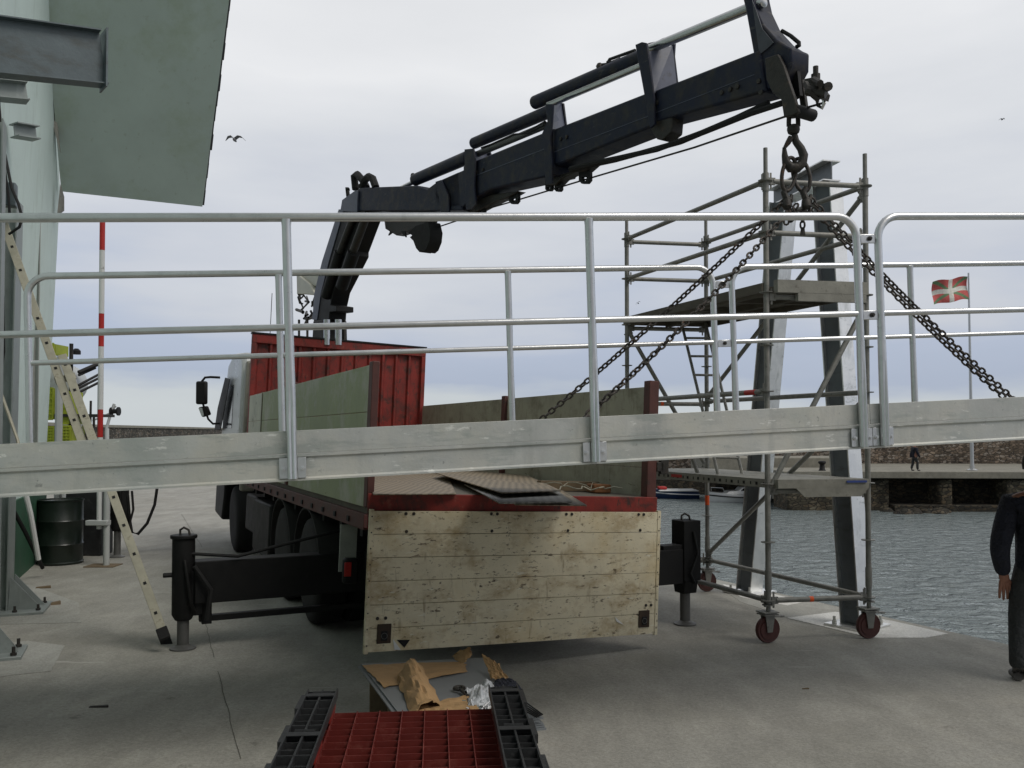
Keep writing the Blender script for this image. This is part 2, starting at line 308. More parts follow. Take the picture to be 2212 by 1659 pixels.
layer(greenb, 28, (1, 1, .15), .60, .70, (.16, .16, .10), .5); layer(greenb, 30, (.3, .3, 1), .68, .72, (.10, .09, .05), .8); layer(creamb, 22, (1, 1, .15), .56, .70, (.26, .22, .15), .6)
layer(board, 22, (1, 1, .2), .58, .70, (.14, .12, .08), .6); layer(board, 30, (.2, .2, 1), .66, .70, (.08, .065, .04), .8)
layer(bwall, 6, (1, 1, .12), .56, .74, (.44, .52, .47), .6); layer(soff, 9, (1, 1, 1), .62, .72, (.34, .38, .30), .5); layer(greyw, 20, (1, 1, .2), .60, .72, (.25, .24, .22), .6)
layer(portm, 8, (1, 1, .4), .54, .66, (.50, .51, .48), .6); layer(scaf, 7, (1, 1, .5), .52, .66, (.32, .30, .26), .5); layer(colm, 10, (1, 1, .15), .56, .70, (.36, .39, .38), .6)
for m_ in (conc, pierc):
    layer(m_, 1.1, (1, 1, 1), .56, .68, (.36, .35, .31), .5, (0, 0, 0), 10, .75); layer(m_, 3.1, (1, 1, 1), .66, .72, (.09, .085, .07), .55, detail=9); layer(m_, 90, (1, 1, 1), .60, .66, (.12, .115, .095), .6); layer(m_, 110, (1, 1, 1), .62, .68, (.45, .44, .40), .6); layer(m_, 7, (.12, 1, 1), .66, .70, (.48, .47, .43), .6, (0, 0, R(65)))
# =================================================================== SETTING
# ---- quay: one sheet with a real drop at its edge
def qe(Y): return 4.26-.52*(Y-7.39)
b = MB()
qp = [(-140, -40, 0), (qe(-40), -40, 0), (qe(140), 140, 0), (-140, 140, 0)]
b.prism([(x, y, -4.5) for x, y, z in qp], (0, 0, 4.5)); struct(b.build('quay_ground', conc, loc=(0, 0, -4.5)))
b = MB(); b.add([(-3000, -200, -2.6), (3000, -200, -2.6), (3000, 5000, -2.6), (-3000, 5000, -2.6)], [(0, 1, 2, 3)]); struct(b.build('harbour_water', waterm, loc=(0, 0, -2.6)))
# joints and fresh concrete patches
def patch(name, px, m, h=.004):
    pts = [gr(*p) for p in px]; b = MB(); b.prism([(p.x, p.y, .0) for p in pts], (0, 0, h)); return struct(b.build(name, m))
patch('concrete_footing', [(1560, 1262), (1640, 1275), (1735, 1300), (1700, 1308), (1600, 1290)], wconc)
patch('concrete_footing', [(1700, 1335), (1805, 1322), (1925, 1341), (2048, 1369), (2000, 1378), (1880, 1378)], wconc, .005)
patch('concrete_dust_strip', [(1528, 1250), (1640, 1275), (1780, 1305), (1925, 1341), (1860, 1352), (1720, 1340), (1600, 1300)], wconc2, .002)
patch('concrete_footing', [(-60, 1285), (60, 1262), (170, 1302), (175, 1345), (-60, 1350)], wconc2)
patch('concrete_footing', [(-80, 1395), (60, 1385), (140, 1395), (110, 1450), (-80, 1470)], wconc2, .005)
jointm = mat('joint_dirt', (.075,.07,.055), .9)
def joint(p0, p1, w=.008):
    a, c = gr(*p0), gr(*p1); d_ = (c-a).normalized(); s_ = Vector((-d_.y, d_.x, 0))
    b = MB(); pts = []
    n = 14
    for i in range(n+1): pts.append(a.lerp(c, i/n)+s_*(random.uniform(-.006, .006)))
    rs = [(p-s_*w*random.uniform(.3, .6), p+s_*w*random.uniform(.3, .6)) for p in pts]
    for i in range(n):
        q = [rs[i][0], rs[i][1], rs[i+1][1], rs[i+1][0]]; b.add([(v.x, v.y, .0045) for v in q], [(0, 1, 2, 3)])
    return struct(b.build('concrete_joint', jointm))
joint((392, 1110), (437, 1182), .006); joint((440, 1330), (462, 1420), .004); joint((470, 1450), (520, 1640), .0045)
# ---- breakwater walls and pier
def wall(name, pts, z0, z1, th, m, label, cope=True):
    o = thing(name, label, 'wall', (pts[0][0], pts[0][1], z0)); b = MB(); c = MB()
    for (x0, y0), (x1, y1) in zip(pts[:-1], pts[1:]):
        d_ = Vector((x1-x0, y1-y0, 0)); L = d_.length; d_.normalize(); F = frame(Vector((x0, y0, 0)), d_, Vector((-d_.y, d_.x, 0)), Vector((0, 0, 1)))
        b.bx(F, (0, 0, z0), (L, th, z1)); c.bx(F, (-.02, -.12, z1+.002), (L+.02, th+.12, z1+.3))
    b.build('masonry', m, o); c.build('coping', pierc, o); return o
wall('breakwater_wall', [(-34, 52), (-46, 95), (-53, 160)], -4, 2.45, 1.5, stoneb, 'long dark stone breakwater closing the quay behind the red and white pole')
wall('harbour_wall', [(4, 69), (20, 63), (80, 59)], -4, 2.0, 1.2, stonew, 'rust brown rubble wall behind the pier across the water')
po = thing('stone_pier', 'stone pier with dark recesses across the harbour water', 'pier', (30, 50, -4))
b = MB(); b.prism([(15.4, 49.4, -.75), (70, 46, -.75), (70, 60.5, -.75), (15.4, 62.5, -.75)], (0, 0, .38)); b.build('walkway', pierc, po, .03)
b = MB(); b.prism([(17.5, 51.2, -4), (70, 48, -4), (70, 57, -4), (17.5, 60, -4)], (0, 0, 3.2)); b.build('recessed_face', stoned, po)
for x0, x1, ya, yb in ((15.7, 21.5, 49.7, 52.5), (24.2, 24.9, 49.3, 52.3), (27.8, 30.5, 48.9, 52.)):
    b = MB(); b.prism([(x0, ya, -4), (x1, ya-.1, -4), (x1, yb, -4), (x0, yb, -4)], (0, 0, 3.2)); b.build('buttress', stonep, po, .15)
b = MB(); b.prism([(21.5, 49.0, -4), (29, 48.6, -4), (29, 51.5, -4), (21.5, 51.6, -4)], (0, 0, 1.75)); b.build('lower_ledge', stoned, po, .05)
b = MB(); b.bx(I4, (12.2, 55, -1.1), (22, 59.5, .25)); b.build('raised_landing', pierc, po, .05)
b = MB(); b.bx(I4, (4.5, 62.2, -4), (16.8, 66, -1.2)); b.build('inner_landing', stoned, po, .05)
b = MB()
for i in range(26):
    c = Vector((random.uniform(21, 24), random.uniform(47.6, 49), -2.55)); r = random.uniform(.2, .5)
    b.lathe(c-Vector((0, 0, r*.6)), (random.uniform(-.2, .2), 0, 1), [(r*.8, 0), (r, r*.5), (r*.5, r*1.0), (0, r*1.1)], 7)
struct(b.build('shore_rocks', stoned))
for px, py, Y in ((1776, 1017, 50.2), (1960+72, 1018, 50)):
    p = at(px, py, Y); p.z = -.37; b = MB(); b.lathe(p, (0, 0, 1), [(.22, 0), (.16, .08), (.13, .35), (.22, .45), (.2, .55), (0, .58)]); 
    if px < 1800: tag(b.build('bollard', blackp), 'black mooring bollard on the pier landing behind the scaffold', 'bollard')
# ---- flagpole
fb = at(2100, 1012, 50.5); fb.z = -.37
fo = thing('flagpole', 'tall pale flagpole on the pier flying a red, green and white flag', 'flagpole', fb)
b = MB(); top = at(2092, 589, 50.5); b.tube([fb, fb.lerp(top, .5), top], .11, 12, r1=.05); b.lathe(fb, (0, 0, 1), [(.3, 0), (.3, .06), (.14, .1), (.14, .3)]); b.build('pole', tube_m, fo)
# flag: cross, saltire and field are real colour zones of the cloth, cut as faces
fw, fh = 2.05, 1.35; f0 = at(2090, 597, 50.5)
def flagpt(u, v):
    x = -u*fw; z = -v*fh - .18*u - .22*u*u*.6
    return f0+Vector((x*.97, .16*math.sin(u*7+v*2)*u+.1*math.sin(v*5), z+.05*math.sin(u*9)))
zones = {'w': MB(), 'g': MB(), 'r': MB()}
nu, nv = 60, 40
for i in range(nu):
    for j in range(nv):
        u = (i+.5)/nu; v = (j+.5)/nv
        if abs(u-.5)*fw < .13 or abs(v-.5)*fh < .13: k = 'w'
        elif abs(abs(u-.5)-abs(v-.5)) < .075: k = 'g'
        else: k = 'r'
        zones[k].add([flagpt(i/nu, j/nv), flagpt((i+1)/nu, j/nv), flagpt((i+1)/nu, (j+1)/nv), flagpt(i/nu, (j+1)/nv)], [(0, 1, 2, 3)])
fm = {'w': mat('flag_white', (.75,.75,.68), .8), 'g': mat('flag_green', (.17,.27,.14), .8), 'r': mat('flag_red', (.62,.13,.12), .8)}
allb = MB(); idx = []
for k in ('w', 'g', 'r'):
    n0 = len(allb.f); allb.add(zones[k].v, zones[k].f); idx += ['wgr'.index(k)]*(len(allb.f)-n0)
me = bpy.data.meshes.new('flag'); me.from_pydata([v-fb for v in allb.v], [], allb.f)
for k in 'wgr': me.materials.append(fm[k])
for p_, i_ in zip(me.polygons, idx): p_.material_index = i_; p_.use_smooth = True
fl = bpy.data.objects.new('flag', me); COL.objects.link(fl); fl.parent = fo
# ---- boats
def boat(name, px0, px1, ywl, Y, hullm, label, cabin=True):
    a, c = at(px0, ywl, Y), at(px1, ywl, Y); a.z = c.z = -2.62; L = (c-a).length; F = frame(a, (c-a).normalized(), Vector((0, 1, 0)), Vector((0, 0, .62)))
    o = thing(name, label, 'boat', a); b = MB(); rs = []; nn = 14
    for i in range(nn):
        t = i/(nn-1); w = .95*math.sin(min(1, t*1.9+.06)*math.pi/2)**.7*(1-.15*t); sh = .75+.35*(1-t)**2
        rs.append([F@Vector((t*L+(.25 if k == 0 else 0)*0 + (1-t)**3*(-.25)*hh, w*ww, sh*hh)) for k, (ww, hh) in enumerate(((0, -.25), (.75, .0), (.97, .55), (1, 1), (-1, 1), (-.97, .55), (-.75, .0)))])
    b.rings(rs); b.build('hull', hullm, o)
    b = MB(); rs = []
    for i in range(nn):
        t = i/(nn-1); w = .99*math.sin(min(1, t*1.9+.06)*math.pi/2)**.7*(1-.15*t); sh = .75+.35*(1-t)**2
        rs.append([F@Vector((t*L+(1-t)**3*-.17, s_*(w+.0), sh*hh)) for s_, hh in ((-1.03, .62), (-1.03, .74), (1.03, .74), (1.03, .62))])
    b.rings(rs); b.build('rubbing_strake', blackp if cabin else hi_c, o)
    if cabin:
        b = MB(); b.prism([F@Vector(p) for p in ((L*.25, -.6, .85), (L*.33, -.6, 1.15), (L*.5, -.6, 1.2), (L*.56, -.6, 1.55), (L*.85, -.6, 1.6), (L*.92, -.6, .8))], F.to_3x3()@Vector((0, 1.2, 0))); b.build('cabin', hi_c, o, .06)
        b = MB(); b.prism([F@Vector(p) for p in ((L*.53, -.62, 1.22), (L*.58, -.62, 1.46), (L*.70, -.62, 1.48), (L*.72, -.62, 1.2))], F.to_3x3()@Vector((0, 1.24, 0))); b.build('window', glassd, o)
        b = MB(); b.prism([F@Vector(p) for p in ((L*.75, -.62, 1.22), (L*.76, -.62, 1.46), (L*.84, -.62, 1.46), (L*.86, -.62, 1.25))], F.to_3x3()@Vector((0, 1.24, 0))); b.build('window', glassd, o)
        b = MB(); b.tube([F@Vector((.1, 0, 1.15)), F@Vector((.1, 0, 1.5)), F@Vector((L*.2, -.6, 1.5)), F@Vector((L*.25, -.62, .95))], .02, 6); b.build('rail', tube_m, o)
    else:
        b = MB(); b.bx(F, (L*.1, -.95, .85), (L*.97, .95, .98)); b.build('gunwale', hi_c, o, .03)
        b = MB(); b.bx(F, (L*.12, -.4, 1.0), (L*.3, .4, 1.3)); b.build('foredeck_cover', redw, o, .05)
    return o
boat('motor_boat', 1533, 1650, 1084, 56, hi_c, 'small white cabin boat with dark stripe moored by the pier')
boat('open_boat', 1410, 1506, 1074, 59, boatb, 'dark blue open boat with white gunwale beside the white cabin boat', False)

# =================================================================== BUILDING (left)
bd = thing('green_gable_building', 'pale green building with a wide overhanging roof verge and dark green plinth', 'building', (-6.5, 12, 0))
def wx(Y): return -2.024-.38*Y
bdv = Vector((.3552, -.9348, 0)); bn_ = Vector((.9348, .3552, 0))        # towards camera, outwards (right)
E = Vector((wx(12.7), 12.7, 0)); FB = frame(E, bdv, bn_, Vector((0, 0, 1)))
lean = .19/5.3
def wp(t, z, o=0): return FB@Vector((t, o+lean*z, z))
b = MB()
ridge_t = 7.0; tend = 16.5; ztop = lambda t: 5.28+1.24*min(t, 14-t)  # wall runs on unseen past the camera, extended to shade the left
def wallpoly(t0, t1, z0, z1a, z1b, o, name, m):
    b = MB(); b.hexa([wp(t0, z0, -3), wp(t0, z0, o), wp(t1, z0, o), wp(t1, z0, -3), wp(t0, z1a, -3), wp(t0, z1a, o), wp(t1, z1b, o), wp(t1, z1b, -3)]); return b.build(name, m, bd)
b = MB(); b.prism([wp(t, z) for t, z in ((0, 1.0), (0, ztop(0)+.1), (7, ztop(7)+.1), (14, 5.38), (tend, 5.38), (tend, 1.0))], -bn_*3); b.build('wall', bwall, bd)
wallpoly(-.02, tend, 0, .998, .998, .03, 'plinth', dgreen)
FL = at(132, 413, 12.5); FR = at(437, 446, 13.3); NL = at(97, 0, 11.0)
up_ = (NL-FL); nn_ = (FR-FL).cross(up_).normalized()
if nn_.z > 0: nn_ = -nn_
NRt = onplane(495, 0, nn_, nn_.dot(FL))
e1 = (NRt-FR); 
b = MB(); A_, B_, C_, D_ = FL-up_*0, FR, FR+e1*1.9, FL+up_*2.1
b.hexa([A_, B_, C_, D_]+[p-nn_*.10 for p in (A_, B_, C_, D_)]); b.build('verge_soffit_or_added_slope', soff, bd)
b = MB(); A2, B2 = wp(7, 14.1, -.1), wp(7, 14.1, 1.7); C2, D2 = wp(tend, 4.2, 1.7), wp(tend, 4.2, -.1); b.hexa([A2, B2, C2, D2]+[p+Vector((0, 0, .12)) for p in (A2, B2, C2, D2)]); b.build('verge_soffit_or_added_slope', soff, bd)  # unseen near roof slope, added to keep sky light off the left
b = MB(); ns = 26
for i in range(ns):
    p0 = FR+e1*1.9*i/ns; p1 = FR+e1*1.9*(i+1)/ns; lat = (FR-FL).normalized(); j = random.uniform(-.012, .012)
    q0, q1 = p0+lat*(.03+j)-nn_*.06, p1+lat*(.03+j)-nn_*.1
    b.hexa([q0-lat*1.9, q0, q1, q1-lat*1.9]+[p-nn_*.05 for p in (q0-lat*1.9, q0, q1, q1-lat*1.9)])
b.build('slates', slate, bd)
for (ya, yb, xa, wdt) in ((-40, 60, 92, 14), (178, 330, 116, 15), (425, 455, 131, 20)):
    b = MB(); Yc = 11.0+(ya+yb)/2/413*1.5; ym = ya+(yb-ya)*(.4 if yb < 400 else .9)
    pts = [at(xa, ya, Yc), at(xa+wdt, yb, Yc+.1), at(xa-6+wdt*0, ym+10, Yc)] if yb < 400 else [at(xa+8, 425, 12.3), at(xa+8, 455, 12.3), at(xa-6, 465, 12.2), at(xa+1, 400, 12.2)]
    b.prism(pts, (.02, -.06, 0)); b.build('bracket', deckm, bd)
# window grille & pale panel on the near part of the wall
b = MB(); g0 = at(32, 752, 11.2); g1 = at(52, 752, 11.5)
for i in range(9):
    z = .6+i*.0
for i in range(10):
    y = 752+i*20; b.cyl(at(33, y, 10.9), at(51, y+4, 11.15), .012, 6)
for i in range(4): b.cyl(at(35+i*5, 752, 10.95+i*.05), at(34+i*5, 938, 10.95+i*.05), .012, 6)
b.build('window_grille', blackp, bd)
# ---- steel frame at the far left
sf = thing('steel_column', 'galvanised steel column with bolted gusset foot beside the green building', 'steel column', gr(5, 1325))
c0 = gr(-12, 1322); b = MB(); b.hbeam(c0, c0+Vector((.05, 0, 4.15)), (.9, .3, 0), .28, .28); b.build('shaft', colm, sf)
b = MB(); Fb = frame(c0, Vector((.94, .34, 0)), Vector((-.34, .94, 0)), Vector((0, 0, 1)))
b.bx(Fb, (-.3, -.3, 0), (.48, .3, .03)); b.build('base_plate', colm, sf, .003)
for yy in (-.12, .1):
    b = MB(); b.prism([Fb@Vector((.14, yy, .03)), Fb@Vector((.44, yy, .03)), Fb@Vector((.40, yy, .08)), Fb@Vector((.16, yy, .36))], Fb.to_3x3()@Vector((0, .012, 0))); b.build('gusset', colm, sf)
for xx, yy in ((.42, -.2), (.42, .2), (.22, -.24)):
    b = MB(); q = Fb@Vector((xx, yy, .03)); b.lathe(q, (0, 0, 1), [(.022, 0), (.022, .02), (.012, .022), (.012, .06)], 6); b.build('anchor_bolt', dirty, sf)
b = MB(); b.hbeam(at(-40, 190, 8.25), at(58, 200, 8.5), (0, 0, 1), .18, .18); b.build('cross_beam', colm, sf)
b = MB(); b.hbeam(at(30, 280, 8.9), at(78, 288, 9.1), (0, 0, 1), .14, .16); b.build('short_beam', colm, sf)
b = MB(); b.tube([at(-5, 190, 8.0), at(8, 350, 8.0), at(18, 420, 8.0), at(22, 480, 8.0)], .012, 6); b.tube([at(2, 290, 8.0), at(25, 405, 8.0), at(40, 440, 7.95), at(48, 470, 7.95), at(42, 490, 7.95), at(20, 505, 8.)], .013, 6)
b.tube([at(0, 500, 7.9), at(6, 640, 7.9), at(8, 760, 7.9), at(-5, 850, 7.9)], .013, 6); b.build('cable', blackp, sf)
b = MB(); b.bx(frame(at(-20, 440, 8.), Vector((.94, .34, 0)), Vector((-.34, .94, 0)), Vector((0, 0, 1))), (0, 0, 0), (.2, .12, .22)); b.build('junction_box', ironm, sf, .01)
s2 = thing('wall_post', 'slim galvanised post bolted upright on the pale green wall', 'steel post', at(60, 980, 11.2))
b = MB(); p = at(62, 985, 11.2); q = at(63, 262, 11.2); b.hbeam(p, Vector((p.x, p.y, q.z)), (.5, .85, 0), .16, .14); b.build('shaft', mat('column_grey', (.33,.34,.32), .55, .2, .1, 5), s2)
for z_ in (.15, 2.6): b = MB(); b.bx(frame(p, bn_, Vector((-bn_.y, bn_.x, 0)), Vector((0, 0, 1))), (-.45, -.06, z_), (-.06, .06, z_+.1)); b.build('wall_bracket', colm, s2)
s3 = thing('steel_bracket_frame', 'dark steel beam bracket jutting out overhead on its own anchored column', 'steel frame', gr(-30, 1430))
p0 = at(-70, 92, 6.05); p1 = at(222, 127, 6.62); b = MB()
b.hbeam(p0, p1, (0, 0, 1), .41, .13, .010, .012); b.build('overhead_beam', ironm, s3)
ax_ = (p1-p0).normalized(); b = MB(); Fe = frame(p1, Vector((-ax_.y, ax_.x, 0)).normalized(), Vector((0, 0, 1)), ax_); b.bx(Fe, (-.09, -.235, .001), (.09, .215, .014)); b.build('end_plate', ironm, s3)
c1 = gr(-42, 1420); b = MB(); b.hbeam(c1, Vector((c1.x, c1.y, p0.z-.2)), (.9, .4, 0), .24, .22); b.build('shaft', colm, s3)
Fb = frame(c1, Vector((.92, .39, 0)), Vector((-.39, .92, 0)), Vector((0, 0, 1))); b = MB(); b.bx(Fb, (-.3, -.22, 0), (.31, .22, .03)); b.build('base_plate', colm, s3, .003)
b = MB(); b.prism([Fb@Vector((.1, -.05, .03)), Fb@Vector((.27, -.05, .03)), Fb@Vector((.25, -.05, .08)), Fb@Vector((.12, -.05, .26))], Fb.to_3x3()@Vector((0, .012, 0))); b.build('gusset', colm, s3)
for yy in (-.16, .14):
    b = MB(); b.lathe(Fb@Vector((.25, yy, .03)), (0, 0, 1), [(.024, 0), (.024, .022), (.013, .024), (.013, .07)], 6); b.build('anchor_bolt', dirty, s3)

# ---- things by the building
lad = thing('extension_ladder', 'worn aluminium extension ladder leaning from the quay up to the steelwork', 'ladder', gr(360, 1392))
foot = gr(360, 1390); topp = at(26, 470, 8.6); ldir = (topp-foot).normalized(); side = Vector((.44, -.90, 0)); side = (side-ldir*side.dot(ldir)).normalized(); nrm = ldir.cross(side)
Lf = frame(foot, side, nrm, ldir); LL = (topp-foot).length
def stile(b, x, z0, z1, y=0): b.bx(Lf, (x-.0125, y-.036, z0), (x+.0125, y+.036, z1))
for x in (0, .36):
    b = MB(); stile(b, x, .04, LL*.60); b.build('stile', alum, lad, .003)
for x in (.03, .33):
    b = MB(); stile(b, x, LL*.37, LL, -.085); b.build('stile', alum, lad, .003)
b = MB(); z = .2
while z < LL*.6: b.bx(Lf, (-.016, -.012, z-.012), (.376, .012, z+.012)); z += .27
z = LL*.4
while z < LL: b.bx(Lf, (.014, -.097, z-.012), (.346, -.073, z+.012)); z += .27
b.build('rung', blackp, lad)
for x in (0, .36):
    b = MB(); b.bx(Lf, (x-.02, -.045, -.03), (x+.02, .045, .07)); b.build('rubber_foot', rubber, lad, .008)
b = MB(); b.bx(Lf, (-.03, -.13, LL*.585), (.0-.014, .05, LL*.60)); b.bx(Lf, (-.025, -.13, LL*.37), (-.014, .05, LL*.39)); b.build('guide_hook', alum, lad)
# marker pole
mk = gr(226, 1222); mp_ = thing('marker_pole', 'tall red and white banded pole on a grey stand by the barrel', 'pole', mk)
def ppole(y): return at(219, y, mk.y).z
edges = [(475, 540, 1), (540, 677, 0), (677, 722, 1), (722, 722.1, 0), (722, 748, 1), (748, 884, 0), (884, 944, 1)]
xp = at(219, 700, mk.y).x; rr_ = .036
bands = [(4.70, ppole(540), redw), (ppole(540), ppole(677), whitep), (ppole(677), ppole(748), redw), (ppole(748), ppole(884), whitep), (ppole(884), ppole(944), redw), (ppole(944), .5, whitep)]
for a_, c_, m_ in bands:
    b = MB(); b.cyl((xp, mk.y, c_), (xp, mk.y, a_-.002), rr_); b.build('red_band' if m_ is redw else 'white_band', m_, mp_)
b = MB(); b.cyl((xp+.1, mk.y, .012), (xp+.1, mk.y, 1.15), .042); b.build('stand_tube', tankm, mp_)
b = MB(); b.bx(frame(Vector((xp+.06, mk.y, 0)), Vector((1, 0, 0)), Vector((0, 1, 0)), Vector((0, 0, 1))), (-.2, -.15, 0), (.2, .15, .012)); b.build('base_plate', woodm, mp_)
b = MB(); b.bx(frame(Vector((xp, mk.y, .55)), Vector((1, 0, 0)), Vector((0, 1, 0)), Vector((0, 0, 1))), (-.16, -.07, 0), (.14, .05, .07)); b.build('clamp', tankm, mp_, .01)
# barrel
bc = gr(127, 1216); bc = Vector((bc.x+.02, bc.y, 0)); rB = .295
b = MB(); b.lathe(bc, (0, 0, 1), [(rB-.01, 0), (rB, .015), (rB, .03), (rB-.01, .04), (rB-.01, .26), (rB, .275), (rB-.01, .29), (rB-.01, .58), (rB, .595), (rB-.01, .61), (rB-.01, .86), (rB, .87), (rB, .885), (rB-.015, .885), (rB-.02, .865), (0, .865)], 40)
tag(b.build('oil_drum', barrelm), 'dark green steel drum standing by the building plinth', 'drum')
b = MB(); b.bx(frame(Vector((bc.x-.05, bc.y+.9, 0)), Vector((1, 0, 0)), Vector((0, 1, 0)), Vector((0, 0, 1))), (-.25, -.2, 0), (.28, .2, 1.35)); b.bx(I4, (bc.x-.1, bc.y+.68, 1.352), (bc.x+.2, bc.y+1.05, 1.4))
tag(b.build('storage_bin', plasb, bevel=.02), 'dark upright bin standing behind the green drum', 'bin')
def stick(name, pts, r, m, label, cat='pole'):
    b = MB(); b.tube(pts, r, 8); return tag(b.build(name, m), label, cat)
stick('leaning_bar', [at(14, 1075, 10.2), at(55, 1150, 10.4), at(92, 1226, 10.9)], .025, blackp, 'thin black bar leaning against the dark green plinth')
stick('splashed_stick', [at(54, 1060, 10.0), at(66, 1110, 10.05), at(83, 1208, 10.25)], .03, whitep, 'white paint splashed stick leaning on the green plinth', 'stick')
stick('broom_handle', [at(-3, 835, 7.6), at(15, 885, 7.5), at(38, 950, 7.4), at(50, 1010, 7.35)], .014, alum, 'pale wooden handle leaning on the steel column', 'handle')
# stacked yellow net crates + tank behind the wall end
yc = thing('yellow_crate_stack', 'stack of yellow mesh crates seen past the end of the green building', 'crate stack', Vector((-6.75, 13.2, 0)))
def crate(x0, x1, y0, y1, Y):
    b = MB(); a_, c_ = at(x0, y1, Y), at(x1, y0, Y); dx = (c_.x-a_.x); dz = c_.z-a_.z
    for i in range(5): b.bx(I4, (a_.x+dx*i/4-.012, Y-.01, a_.z), (a_.x+dx*i/4+.012, Y+.012, c_.z))
    for j in range(7): b.bx(I4, (a_.x, Y-.015, a_.z+dz*j/6-.014), (c_.x, Y+.018, a_.z+dz*j/6+.014))
    b.bx(I4, (a_.x, Y+.05, a_.z), (c_.x, Y+.45, c_.z)); b.build('crate', yel, yc)
crate(93, 114, 838, 905, 13.3); crate(142-12, 154-6, 845, 915, 13.35); crate(120, 152, 920, 960, 13.3); crate(92, 116, 922, 960, 13.3)
crate(104, 116, 742, 765, 13.4); b = MB(); b.cyl((-6.9, 13.6, 0), (-6.9, 13.6, 3.2), .03); b.cyl((-6.45, 13.6, 0), (-6.45, 13.6, 2.6), .03); b.bx(I4, (-7.0, 13.3, 1.2), (-6.3, 13.8, 1.25)); b.bx(I4, (-7.0, 13.3, 2.05), (-6.3, 13.8, 2.09)); b.bx(I4, (-7.0, 13.4, 2.9), (-6.6, 13.8, 2.94)); b.build('rack', dirty, yc)
tk = thing('grey_tank', 'round grey tank with black rods poking out behind the ladder', 'tank', at(150, 1130, 15)*1)
cc = at(148, 826, 14.6); b = MB(); b.lathe(cc-Vector((0, .5, 0)), (-.3, 1, 0), [(0, 0), (.2, .01), (.29, .04), (.33, .12), (.34, .4), (.34, 1.1), (.32, 1.2), (.2, 1.25), (0, 1.26)], 32); b.build('shell', tankm, tk)
b = MB()
for (x0, y0, x1, y1) in ((184, 798, 211, 786), (184, 804, 206, 794), (183, 826, 214, 808), (182, 833, 214, 816), (181, 843, 213, 826)): b.cyl(at(x0-14, y0+6, 14.3), at(x1, y1, 14.6), .022 if y0 != 798 else .035, 6)
b.build('rod', blackp, tk)
b = MB(); b.lathe(at(165, 765, 14.9), (0, 0, 1), [(.07, 0), (.07, .06), (.03, .1)]); b.build('vent_cap', blackp, tk)
b = MB(); b.cyl(Vector((cc.x-.1, cc.y, 0)), Vector((cc.x-.1, cc.y, cc.z-.4)), .07); b.cyl(Vector((cc.x-.1, cc.y+.6, 0)), Vector((cc.x-.1, cc.y+.6, cc.z-.4)), .07); b.build('leg', tankm, tk)
stick('grey_post', [Vector((at(127, 900, 13.).x, 13., 0)), Vector((at(127, 900, 13.).x, 13., at(130, 770, 13.).z))], .055, tankm, 'pale grey upright post in front of the yellow crates', 'post')
gear = thing('fishing_gear', 'dark upright bundle of fishing poles beside the yellow crates', 'fishing gear', Vector((-7.3, 15.2, 0)))
for k in range(9):
    x = 158+k*5.5; b = MB(); q = at(x+random.uniform(-2, 2), 880+random.uniform(-18, 25), 15.2); b.tube([Vector((q.x+random.uniform(-.05, .05), 15.2, 0)), q], random.uniform(.018, .04), 6); b.build('upright', dirty if k % 3 else tankm, gear)
# winch stand on quay, red blocks
wn = thing('deck_winch', 'small dark winch head on thin struts above the breakwater', 'winch', at(245, 960, 30)*1)
b = MB(); b.tube([at(230, 925, 30), at(240, 890, 30), at(247, 872, 30)], .05, 6); b.tube([at(200, 908, 30), at(236, 893, 30), at(250, 876, 30)], .035, 6); b.build('strut', tankm, wn)
b = MB(); b.lathe(at(239, 888, 30), (1, 0, 0), [(.14, 0), (.14, .05), (.08, .07), (.08, .22), (.15, .24), (.15, .3)]); b.build('spool', blackp, wn)
b = MB(); g_ = at(232, 960, 30); b.cyl(Vector((g_.x, 30, 0)), at(231, 925, 30), .07); b.build('post', tankm, wn)
for k, (px, py, s_) in enumerate(((172, 1082, .5), (188, 1079, .42), (201, 1075, .4))):
    g_ = gr(px, py); b = MB(); b.prism([(g_.x-s_*.45, g_.y, 0), (g_.x-s_*.4, g_.y, s_*.5), (g_.x-s_*.15, g_.y, s_*.75), (g_.x+s_*.2, g_.y, s_*.75), (g_.x+s_*.42, g_.y, s_*.4), (g_.x+s_*.45, g_.y, 0)], (0, s_*1.2, 0))
    tag(b.build('red_float', redw, bevel=.04), ['leftmost red float lying on the quay beyond the drum', 'middle red float on the quay beyond the drum', 'rightmost red float on the quay beyond the drum'][k], 'float', 'red floats on the quay')
# debris
def chip(px, py, l, w, h, ang, m, name, label, cat):
    g_ = gr(px, py); F = frame(g_, Vector((math.cos(ang), math.sin(ang), 0)), Vector((-math.sin(ang), math.cos(ang), 0)), Vector((0, 0, 1)))
    b = MB(); b.hexa([F@Vector(p) for p in ((-l/2, -w/2, 0), (l/2, -w*.4, 0), (l*.45, w/2, 0), (-l*.5, w*.3, 0), (-l*.45, -w*.4, h*.5), (l/2, -w*.3, h), (l*.42, w*.4, h), (-l*.45, w*.2, h*.6))])
    return tag(b.build(name, m, bevel=.004), label, cat)
chip(94, 1270, .17, .05, .03, .15, woodm, 'wood_offcut', 'long brown wood offcut on the quay by the column foot', 'wood')
chip(118, 1306, .12, .08, .04, .4, woodm, 'wood_block', 'stubby brown block on the pale concrete by the column foot', 'wood')
chip(83, 1299, .1, .015, .01, .1, woodm, 'wood_splinter', 'thin dark splinter beside the stubby brown block', 'wood')
chip(214, 1527, .13, .03, .015, .0, dirty, 'metal_scrap', 'dark metal strip lying on the open quay at lower left', 'scrap')
chip(1740, 1652*0+1722/1.1573*1.0, .05, .02, .01, .0, woodm, 'leaf', 'small brown leaf lying on the quay near the lorry', 'leaf')

